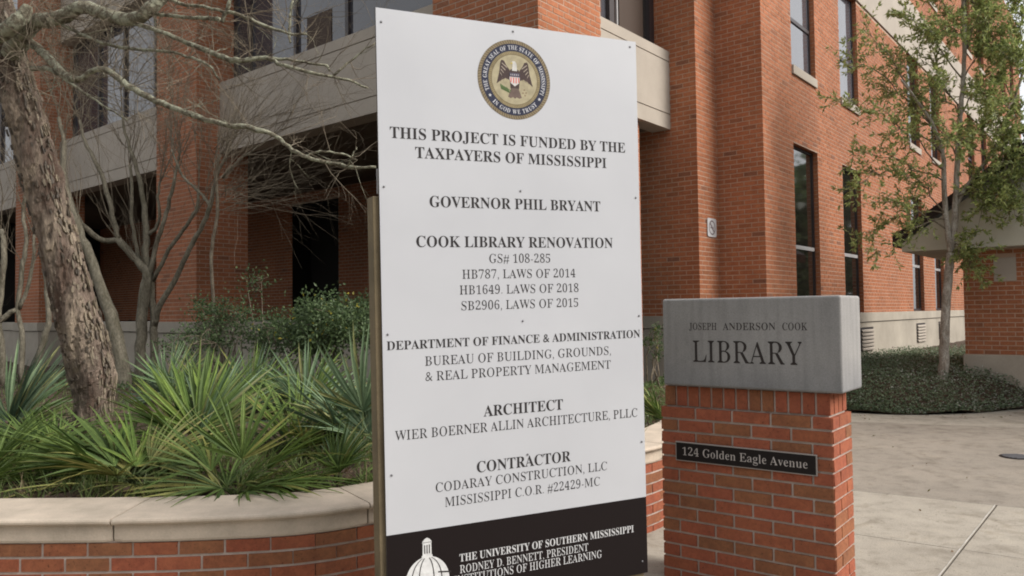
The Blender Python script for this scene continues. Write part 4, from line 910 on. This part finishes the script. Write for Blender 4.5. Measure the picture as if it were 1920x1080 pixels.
# ================================================================== MONUMENT
my = .6643; mP = Vector((1.5321, 3.7672)); mD = Vector((math.cos(my), -math.sin(my))); mN = -Vector((math.sin(my), math.cos(my))); mB = -mN
mon = thing('stone_monument', 'grey stone library marker on an orange brick pier right of the white board', 'monument', (1.3, 4.1, 0))
WF = .905; DF = .315; ZT = .9293; kT = 13.72; zoff = ZT-14*CH
LF = mP-mD*WF
mb = MB(); mb.box(P3(LF+mN*.0, -.02)+P3(mD*.004-mN*.004, 0), P3(mD*(WF-.008), 0), P3(mB*(DF-.008), 0), Vector((0, 0, ZT+.02-.006))); build('pier_core', mb, m_mmortar, mon)
mb = MB(); mb.box(P3(LF-mN*.022+mD*.022, ZT-.008), P3(mD*(WF-.044), 0), P3(mB*(DF-.044), 0), Vector((0, 0, .13))); build('pier_core', mb, m_mmortar, mon)
def mon_face(O, d, n, L, pat0, pat1):
    for r in range(14):
        z1 = ZT-JT*.3-r*CH; z0 = z1-CH+JT; z0 = max(z0, -.02); pat = pat0 if r % 2 == 0 else pat1; s = 0.
        tot = sum(pat); 
        for w in pat:
            w_ = w/tot*(L+JT); brick_obj(mon, O, d, n, (s, s+w_-JT, z0, z1), m_mbrick, .004); s += w_
mon_face(LF, mD, mN, WF, [2, 2, 2, 2, 1], [1, 2, 2, 2, 2]); mon_face(mP, mB, mD, DF, [1, 2], [2, 1]); mon_face(LF+mB*DF, -mB, -mD, DF, [2, 1], [1, 2])
mon_face(mP+mB*DF, -mD, -mN, WF, [2, 2, 2, 2, 1], [1, 2, 2, 2, 2])
def rowl(O, d, n, L, k):
    w = (L+JT)/k
    for i in range(k): brick_obj(mon, O, d, n, (i*w, (i+1)*w-JT, ZT+.004, ZT+.112), m_mbrick, .004)
ins = .018
rowl(LF+mD*ins-mN*ins, mD, mN, WF-2*ins, 13); rowl(mP-mN*ins-mD*ins, mB, mD, DF-2*ins, 4); rowl(LF+mB*(DF-ins)+mD*ins, -mB, -mD, DF-2*ins, 4); rowl(mP+mB*(DF-ins)-mD*ins, -mD, -mN, WF-2*ins, 13)
# cap stone
def stonemat():
    m, n, l, b = newmat('grey_stone'); p = geo_pos(n)
    t1 = noise(n, l, 3, 8, .6, p); t2 = noise(n, l, 160, 3, .6, p); mp = n.new('ShaderNodeMapping'); l.new(p, mp.inputs[0]); mp.inputs['Scale'].default_value = (30, 30, 2.2); t3 = noise(n, l, 1, 3, .5, mp.outputs[0])
    sx = n.new('ShaderNodeSeparateXYZ'); l.new(p, sx.inputs[0])
    r = ramp(n, l, t1.outputs[0], [(.3, (.24, .232, .227)), (.7, (.30, .29, .28))]); c = mul(n, l, r.outputs[0], ramp(n, l, t2.outputs[0], [(.3, (.82,)*3), (.65, (1.06,)*3)]).outputs[0])
    c = mul(n, l, c, ramp(n, l, t3.outputs[0], [(.35, (.86,)*3), (.6, (1.04,)*3)]).outputs[0], f=.7)
    # darker towards the foot of the stone
    mr = n.new('ShaderNodeMapRange'); mr.inputs[1].default_value = 1.05; mr.inputs[2].default_value = 1.22; ad = n.new('ShaderNodeMath'); ad.operation = 'MULTIPLY_ADD'; ad.inputs[1].default_value = .12
    l.new(t1.outputs[0], ad.inputs[0]); l.new(sx.outputs[2], ad.inputs[2]); sb = n.new('ShaderNodeMath'); sb.operation = 'SUBTRACT'; sb.inputs[1].default_value = .06; l.new(ad.outputs[0], sb.inputs[0]); l.new(sb.outputs[0], mr.inputs[0])
    c = mul(n, l, c, ramp(n, l, mr.outputs[0], [(0, (.74, .76, .80)), (1, (1, 1, 1))]).outputs[0])
    l.new(c, b.inputs['Base Color']); b.inputs['Roughness'].default_value = .85
    bp = n.new('ShaderNodeBump'); bp.inputs['Strength'].default_value = .35; bp.inputs['Distance'].default_value = .002; l.new(t2.outputs[0], bp.inputs['Height']); l.new(bp.outputs[0], b.inputs['Normal']); return m
m_stone = stonemat()
cz0, cz1 = 1.047, 1.516; OV = .03; cO = mP-mD*.905; s0, s1 = -.877+.905, .061+.905
mb = MB(); mb.box(P3(LF+mD*s0*1.0+mN*OV, cz0)-P3(mD*0, 0), P3(mD*(s1-s0), 0), P3(mB*(DF+.03), 0), Vector((0, 0, cz1-cz0))); 
cap_o = build('cap_stone', mb, m_stone, mon); bv = cap_o.modifiers.new('b', 'BEVEL'); bv.width = .013; bv.segments = 4
Of = P3(mP+mN*OV, 0); exm = P3(mD, 0); ezm = Vector((0, 0, 1)); nm = P3(mN, 0)
mb = MB()
put_text(mb, 'JOSEPH', Of, exm, ezm, nm, -.7195, -.5640, 1.3485, .037, .35); build('lettering', mb, m_grey_ink, mon); mb = MB(); put_text(mb, 'ANDERSON', Of, exm, ezm, nm, -.5290, -.2550, 1.3485, .037, .35); build('lettering', mb, m_grey_ink, mon); mb = MB(); put_text(mb, 'COOK', Of, exm, ezm, nm, -.2190, -.0973, 1.3485, .037, .35); build('lettering', mb, m_grey_ink, mon); mb = MB()
put_text(mb, 'LIBRARY', Of, exm, ezm, nm, -.700, -.1243, 1.178, .114, .6); build('lettering', mb, m_grey_ink, mon)
# address plate
pO = P3(mP+mN*.006, 0); pl0, pl1, pz0, pz1 = -.82, -.072, .641, .745
m_plate = flat('black_plate', (.012, .009, .009), .5, .2); m_rim = flat('grey_rim', (.30, .27, .25), .5)
mb = MB(); mb.box(pO+exm*pl0+ezm*pz0+nm*.0, exm*(pl1-pl0), nm*.010, ezm*(pz1-pz0)); po = build('address_plate', mb, m_rim, mon, .002)
mb = MB(); mb.box(pO+exm*(pl0+.006)+ezm*(pz0+.006)+nm*.006, exm*(pl1-pl0-.012), nm*.0055, ezm*(pz1-pz0-.012)); build('plate_face', mb, m_plate, po)
put_words(po, flat('grey_lettering', (.46, .42, .40), .6), '124 Golden Eagle Avenue', pO, exm, ezm, nm, -.778, -.117, .674, .043, .55, .0122)

# ================================================================== PROJECT SIGN BOARD
BM = Matrix(((0.91152, -0.41115, -0.00903), (0.41082, 0.91136, -0.02546), (0.0187, 0.0195, 0.99964)))
bx, by, bz = (BM.col[i].copy() for i in range(3)); bO = Vector((-.5052, 3.1162, .2318)); bn = -by
board = thing('project_sign', 'tall white construction notice board with state seal on wooden posts', 'sign board', bO+by*.1-Vector((0, 0, .23)))
BW, BH, BB = 1.2192, 2.4384, .3461
def boardmat():
    m, n, l, b = newmat('white_board'); p = geo_pos(n); t = noise(n, l, 1.6, 4, .5, p); t2 = noise(n, l, 25, 3, .5, p)
    r = ramp(n, l, t.outputs[0], [(.3, (.44, .447, .475)), (.7, (.485, .492, .52))]); l.new(r.outputs[0], b.inputs['Base Color']); b.inputs['Roughness'].default_value = .34
    bp = n.new('ShaderNodeBump'); bp.inputs['Strength'].default_value = .25; bp.inputs['Distance'].default_value = .012; l.new(t.outputs[0], bp.inputs['Height']); l.new(bp.outputs[0], b.inputs['Normal']); return m
m_board = boardmat()
# slightly buckled sheet: subdivided face over plywood backing
def warp(s, t): return .0035*math.sin(s*3.1+1)*math.sin(t*2.3)+.002*math.sin(t*6+s)
def bp_(s, t, o): return bO+bx*s+bz*t+bn*o
mb = MB(); NX, NZ = 12, 24
def sheet(z0, z1, o, nz):
    V_ = [bp_(BW*i/NX, z0+(z1-z0)*j/nz, o) for i in range(NX+1) for j in range(nz+1)]
    return V_, [(i*(nz+1)+j, (i+1)*(nz+1)+j, (i+1)*(nz+1)+j+1, i*(nz+1)+j+1) for i in range(NX) for j in range(nz)]
mb.box(bp_(0, 0, -.012), bx*BW, bz*BH, bn*.0115); build('backing_board', mb, m_ply, board)
V_, F_ = sheet(BB, BH, .001, NZ); mb = MB(); mb.add(V_, F_); mb.box(bp_(0, BB, -.0004), bx*BW, bz*(BH-BB), bn*.0012); build('printed_sheet', mb, m_board, board)
mb = MB(); mb.box(bp_(0, 0, -.0004), bx*BW, bz*BB, bn*.0014); build('printed_band', mb, m_band, board)
LINES = [("THIS PROJECT IS FUNDED BY THE", .0474, 1.1485, 1.9231, .0448, "b"), ("TAXPAYERS OF MISSISSIPPI", .1510, 1.0475, 1.8480, .0448, "b"), ("GOVERNOR PHIL BRYANT", .2073, 1.0105, 1.6515, .0448, "b"), ("COOK LIBRARY RENOVATION", .1476, 1.0712, 1.4880, .0448, "b"),
 ("GS# 108-285", .4653, .7518, 1.4224, .0375, "r"), ("HB787, LAWS OF 2014", .3431, .8754, 1.3571, .0375, "r"), ("HB1649. LAWS OF 2018", .3299, .8893, 1.2920, .0375, "r"), ("SB2906, LAWS OF 2015", .3354, .8858, 1.2268, .0375, "r"),
 ("DEPARTMENT OF FINANCE & ADMINISTRATION", .0166, 1.2064, 1.0775, .0350, "b"), ("BUREAU OF BUILDING, GROUNDS,", .1741, 1.0477, 1.0070, .0378, "r"), ("& REAL PROPERTY MANAGEMENT", .1743, 1.0461, .9446, .0378, "r"),
 ("ARCHITECT", .4241, .7989, .7805, .0448, "b"), ("WIER BOERNER ALLIN ARCHITECTURE, PLLC", .0426, 1.1812, .7165, .0390, "r"), ("CONTRACTOR", .3886, .8315, .5508, .0455, "b"), ("CODARAY CONSTRUCTION, LLC", .2080, 1.0147, .4918, .0380, "r"), ("MISSISSIPPI C.O.R. #22429-MC", .2468, .9752, .4274, .0385, "r"),
 ("THE UNIVERSITY OF SOUTHERN MISSISSIPPI", .3041, 1.1479, .1948, .0310, "w"), ("RODNEY D. BENNETT, PRESIDENT", .3049, .9092, .1474, .0330, "v"), ("INSTITUTIONS OF HIGHER LEARNING", .2800, .9770, .1064, .0335, "v")]
for s_, x0, x1, y_, cp, st in LINES:
    put_words(board, m_ink if st in 'br' else m_white, s_, bO, bx, bz, bn, x0, x1, y_, cp, {'b': 0., 'r': .55, 'w': 0., 'v': .4}[st], .0016)
for i, (s_, t_) in enumerate([(.022, 2.383), (.598, 2.413), (1.187, 2.412), (.019, 1.727), (.617, 1.73), (1.2, 1.719), (.022, 1.14), (.614, 1.173), (1.203, 1.177), (.026, .582), (.623, .602), (1.202, .6), (1.19, .055)]):
    mb = MB(); c = bp_(s_, t_, .0014); mb.tube([c, c+bn*.002, c+bn*.003], [.0046, .0046, .003], 10); build('screw', mb, m_screw, board)
# seal
sc_ = Vector((.600, 2.206)); SR = .1705
def bc(x, y, o=.0018): return bp_(sc_.x+x*SR, sc_.y+y*SR, o)
sl_ = MB()
def disc(r, col, o, k=72):
    col = tuple(x*.72 for x in col)
    sl_.add([bc(r*math.cos(2*math.pi*i/k), r*math.sin(2*math.pi*i/k), o) for i in range(k)], [tuple(range(k))], col)
disc(1.0, (.20, .155, .095), .0016); disc(.90, (.035, .04, .075), .0018); disc(.715, (.26, .21, .12), .0020); disc(.62, (.50, .44, .29), .0022)
for k in range(90):   # rope borders
    a = 2*math.pi*k/90
    for (r0, r1, c, o) in ((.91, .99, (.25, .20, .125), .0018), (.645, .705, (.29, .235, .13), .0022)):
        da = .03; sl_.add([bc(r0*math.cos(a), r0*math.sin(a), o), bc(r0*math.cos(a+.03), r0*math.sin(a+.03), o), bc(r1*math.cos(a+.03+da), r1*math.sin(a+.03+da), o), bc(r1*math.cos(a+da), r1*math.sin(a+da), o)], [(0, 1, 2, 3)], c)
def poly(pts, col, o=.0025): sl_.add([bc(x, y, o) for x, y in pts], [tuple(range(len(pts)))], col)
DB = (.06, .04, .038); MBr = (.14, .10, .085)
for sg in (-1, 1):
    # raised wings
    poly([(sg*x, y) for x, y in ((.10, .10), (.14, .24), (.22, .34), (.28, .45), (.35, .47), (.38, .42), (.40, .30), (.42, .15), (.46, 0), (.50, -.14), (.38, -.05), (.25, .02), (.14, -.02))], DB)
    for q in range(4): poly([(sg*x, y) for x, y in ((.20+.05*q, .30-.07*q), (.34+.015*q, .40-.08*q), (.35+.015*q, .38-.08*q), (.20+.05*q, .27-.07*q))], (.32, .27, .22), .0027)
    for q in range(3): poly([(sg*x, y) for x, y in ((.18+.07*q, .03-.0*q), (.19+.07*q, .03), (.24+.08*q, -.02-.03*q), (.23+.08*q, -.02-.03*q))], MBr, .0027)
poly([(-.15, .12), (-.12, .24), (0, .30), (.12, .24), (.15, .12), (.12, -.20), (.10, -.30), (-.10, -.30), (-.12, -.20)], DB)
poly([(-.10, -.22), (.10, -.22), (.19, -.44), (.12, -.47), (.05, -.44), (0, -.48), (-.05, -.44), (-.12, -.47), (-.19, -.44)], MBr, .0026)
poly([(-.07, .22), (.07, .22), (.06, .40), (.02, .46), (-.05, .46), (-.09, .42), (-.05, .38)], (.55, .54, .51), .0028); poly([(-.09, .42), (-.05, .44), (-.05, .39), (-.12, .39)], (.5, .4, .12), .0029)
poly([(-.14, .07), (.14, .07), (.14, .0), (.11, -.09), (0, -.17), (-.11, -.09), (-.14, 0)], (.55, .52, .50), .0028)
for q in range(4): x_ = -.115+.07*q; poly([(x_-.0, .05), (x_+.028, .05), (x_+.028, -.07-.02*(q in (1, 2))), (x_, -.07-.02*(q in (1, 2)))], (.55, .10, .09), .0030)
poly([(-.14, .17), (.14, .17), (.14, .065), (-.14, .065)], (.08, .07, .10), .0030)
for q in range(5): poly([(-.11+.05*q, .14), (-.095+.05*q, .14), (-.095+.05*q, .10), (-.11+.05*q, .10)], (.5, .5, .52), .0032)
poly([(-.40, -.16), (-.20, -.22), (-.12, -.36), (-.22, -.32), (-.38, -.26)], (.07, .11, .04), .0026)
for q in range(6): poly([(-.40+.05*q, -.13-.025*q), (-.35+.05*q, -.16-.025*q), (-.38+.05*q, -.22-.02*q)], (.10, .15, .06), .0028)
for (x_, y_) in ((.26, -.24), (.31, -.31), (.28, -.38), (.22, -.32)): poly([(x_-.025, y_-.015), (x_+.02, y_-.02), (x_+.025, y_+.02), (x_-.015, y_+.02)], (.22, .16, .10), .0026)
def star(cx, cy, r, col, o):
    c = [(cx, cy)]; R_ = [(cx+(r if k % 2 == 0 else r*.42)*math.sin(math.pi*k/5), cy+(r if k % 2 == 0 else r*.42)*math.cos(math.pi*k/5)) for k in range(10)]
    sl_.add([bc(x, y, o) for x, y in c+R_], [(0, 1+k, 1+(k+1) % 10) for k in range(10)], col)
WT = (.52, .52, .55)
for ang in (213, -33): star(.81*math.cos(math.radians(ang)), .81*math.sin(math.radians(ang)), .05, WT, .0022)
def arc_text(s, a0, a1, rad, h, flip=False):
    gl = [text_geo(c, 0.) if c != ' ' else None for c in s]; ws = [(g[0][:, 0].max()-g[0][:, 0].min()) if g else .30 for g in gl]; gap = .07
    tot = sum(ws)+gap*(len(ws)-1); span = abs(a1-a0)*math.pi/180*(rad); sx = span/tot; sy = h/capH(); cur = 0
    for g, w_ in zip(gl, ws):
        if g is not None:
            V__, T__ = g; mn_ = V__[:, 0].min(); ac = math.radians(a0+(a1-a0)*(cur+w_/2)/tot)
            P_ = []
            for v in V__:
                xx = (v[0]-mn_-w_/2)*sx; yy = v[1]*sy
                if not flip: rr_ = rad+yy; t_ = (-math.sin(ac), math.cos(ac)); P_.append((math.cos(ac)*rr_-t_[0]*xx, math.sin(ac)*rr_-t_[1]*xx))
                else: rr_ = rad+h-yy; t_ = (-math.sin(ac), math.cos(ac)); P_.append((math.cos(ac)*rr_+t_[0]*xx, math.sin(ac)*rr_+t_[1]*xx))
            sl_.add([bc(x, y, .0022) for x, y in P_], T__, WT)
        cur += w_+gap
arc_text('THE GREAT SEAL OF THE STATE OF MISSISSIPPI', 204, -24, .755, .105); arc_text('IN GOD WE TRUST', 224, 316, .755, .105, True)
build('state_seal', sl_, m_print, board)
# dome emblem on the dark band
de = MB(); dc = (.1655, .138)
def dbp(x, y, o=.0018): return bp_(dc[0]+x, dc[1]+y, o)
def dpoly(pts, col, o): de.add([dbp(x, y, o) for x, y in pts], [tuple(range(len(pts)))], col)
WC = (.62, .62, .62); BK = (.03, .025, .025)
rd = .093
dpoly([(rd*math.cos(math.pi*i/24), rd*1.09*math.sin(math.pi*i/24)) for i in range(25)], WC, .0016)
for q in (-.72, -.38, .30, .66):
    P_ = []; 
    for i in range(13): a = math.pi/2*i/12; P_.append((q*rd*math.cos(a), rd*1.07*math.sin(a)))
    L_ = [(x-.0022, y) for x, y in P_]; R__ = [(x+.0022, y) for x, y in P_]
    de.add([dbp(x, y, .0019) for x, y in L_]+[dbp(x, y, .0019) for x, y in R__], [(i, i+1, i+14, i+13) for i in range(12)], BK)
dpoly([(-.024, .095), (.024, .095), (.022, .107), (-.022, .107)], WC, .0020); dpoly([(-.019, .107), (.019, .107), (.018, .158), (-.018, .158)], WC, .0020)
for q in (-.010, 0, .010): dpoly([(q-.0022, .113), (q+.0022, .113), (q+.0022, .148), (q-.0022, .148)], BK, .0023)
dpoly([(-.021, .155), (.021, .155), (.019, .162), (.010, .172), (0, .177), (-.010, .172), (-.019, .162)], WC, .0022); dpoly([(-.02, .157), (.02, .157), (.02, .159), (-.02, .159)], BK, .0025)
dpoly([(-.105, -.012), (.105, -.012), (.105, -.002), (-.105, -.002)], WC, .0018); dpoly([(-.098, -.075), (.098, -.075), (.098, -.015), (-.098, -.015)], WC, .0018)
for q in range(-4, 5): dpoly([(q*.021-.004, -.068), (q*.021+.004, -.068), (q*.021+.004, -.022), (q*.021-.004, -.022)], BK, .0021)
dpoly([(.045, .035), (.10, .028), (.10, .022), (.045, .029)], BK, .0021)
build('dome_emblem', de, m_print, board)
# posts
def post(s, t0, t1, name='post', w=.089, o=0.):
    mb = MB(); c0 = bp_(s, 0, -.0135-o); zt = bp_(s, t1, -.0135-o)
    base = c0+(zt-c0)*((-.0-c0.z)/(zt.z-c0.z)); mb.box(base, bx*w, by*w, zt-base); return build(name, mb, m_wood, board, .004)
post(-.025, 0, 1.69); post(BW-.089-.012, 0, 1.69)
mb = MB(); mb.box(bp_(-.006, 1.70, -.0125), bx*.03, by*.004, bz*.10); build('bracket', mb, m_alu, board)
mb = MB(); mb.box(bp_(.055, 1.2, -.014), bx*(BW-.16), by*.038, bz*.089); build('rail', mb, m_wood, board)

# trees well off to the right, seen in the window reflections
for i, (x, y, h) in enumerate(((26, 22, 7.2), (37, 31, 10.5), (27, 14, 8))):
    t = thing('shade_tree', ['dense green tree across the lawn beyond the pavilion', 'tall green tree farthest beyond the pavilion', 'green tree standing to the right of the pavement'][i], 'tree', (x, y, 0)); mb = MB(); mb.tube([(x, y, -.1), (x+.2, y, h*.3), (x, y+.2, h*.6)], [.28, .22, .12], 9); build('trunk', mb, m_smooth, t)
    lf = MB(); cl = [Vector((x, y, h*.55))+Vector((random.gauss(0, h*.17), random.gauss(0, h*.17), random.gauss(0, h*.16))) for _ in range(40)]
    for _ in range(6500): lf.leaf(random.choice(cl)+rv(.5), rv(1), .34, .2, mix(*DK, random.random()))
    tag(build('crown', lf, m_leaf, t), kind='stuff')

# unseen belt of trees added behind and beside the viewer (seen in the panes, shades the low sky)
belt = MB()
for _ in range(15000):
    az = math.radians(random.uniform(80, 292)); r_ = random.uniform(24, 31)+6*math.sin(az*5)
    top = 8.5+2.2*math.sin(az*9)+1.5*math.sin(az*23+1); z_ = random.uniform(.2, 1)**.8*top
    belt.leaf(Vector((r_*math.sin(az), r_*math.cos(az), z_)), rv(1), random.uniform(.8, 1.5), random.uniform(.6, 1.1), mix(*DK, random.random()))
for _ in range(6000):
    az = math.radians(random.uniform(43, 80)); r_ = random.uniform(40, 46); top = 8.6+1.6*math.sin(az*19)+1.0*math.sin(az*41+1)
    belt.leaf(Vector((r_*math.sin(az), r_*math.cos(az), random.uniform(.0, 1)**.8*top)), rv(1), random.uniform(.8, 1.4), random.uniform(.7, 1.1), mix(*DK, random.random()))
for k in range(46):
    az = math.radians(82+k*4.5+random.uniform(-2, 2)); r_ = random.uniform(24, 30); belt.tube([(r_*math.sin(az), r_*math.cos(az), 0), (r_*math.sin(az), r_*math.cos(az), 5)], [.25, .15], 6, (.08, .065, .05))
tag(build('added_tree_belt', belt, m_leaf), 'unseen belt of green trees added to shade low sky and fill reflections', None, None, 'stuff')
for nm_, m_b in _late: tag(build(nm_, m_b, m_leaf), 'dry leaves scattered on the pavement', None, None, 'stuff')
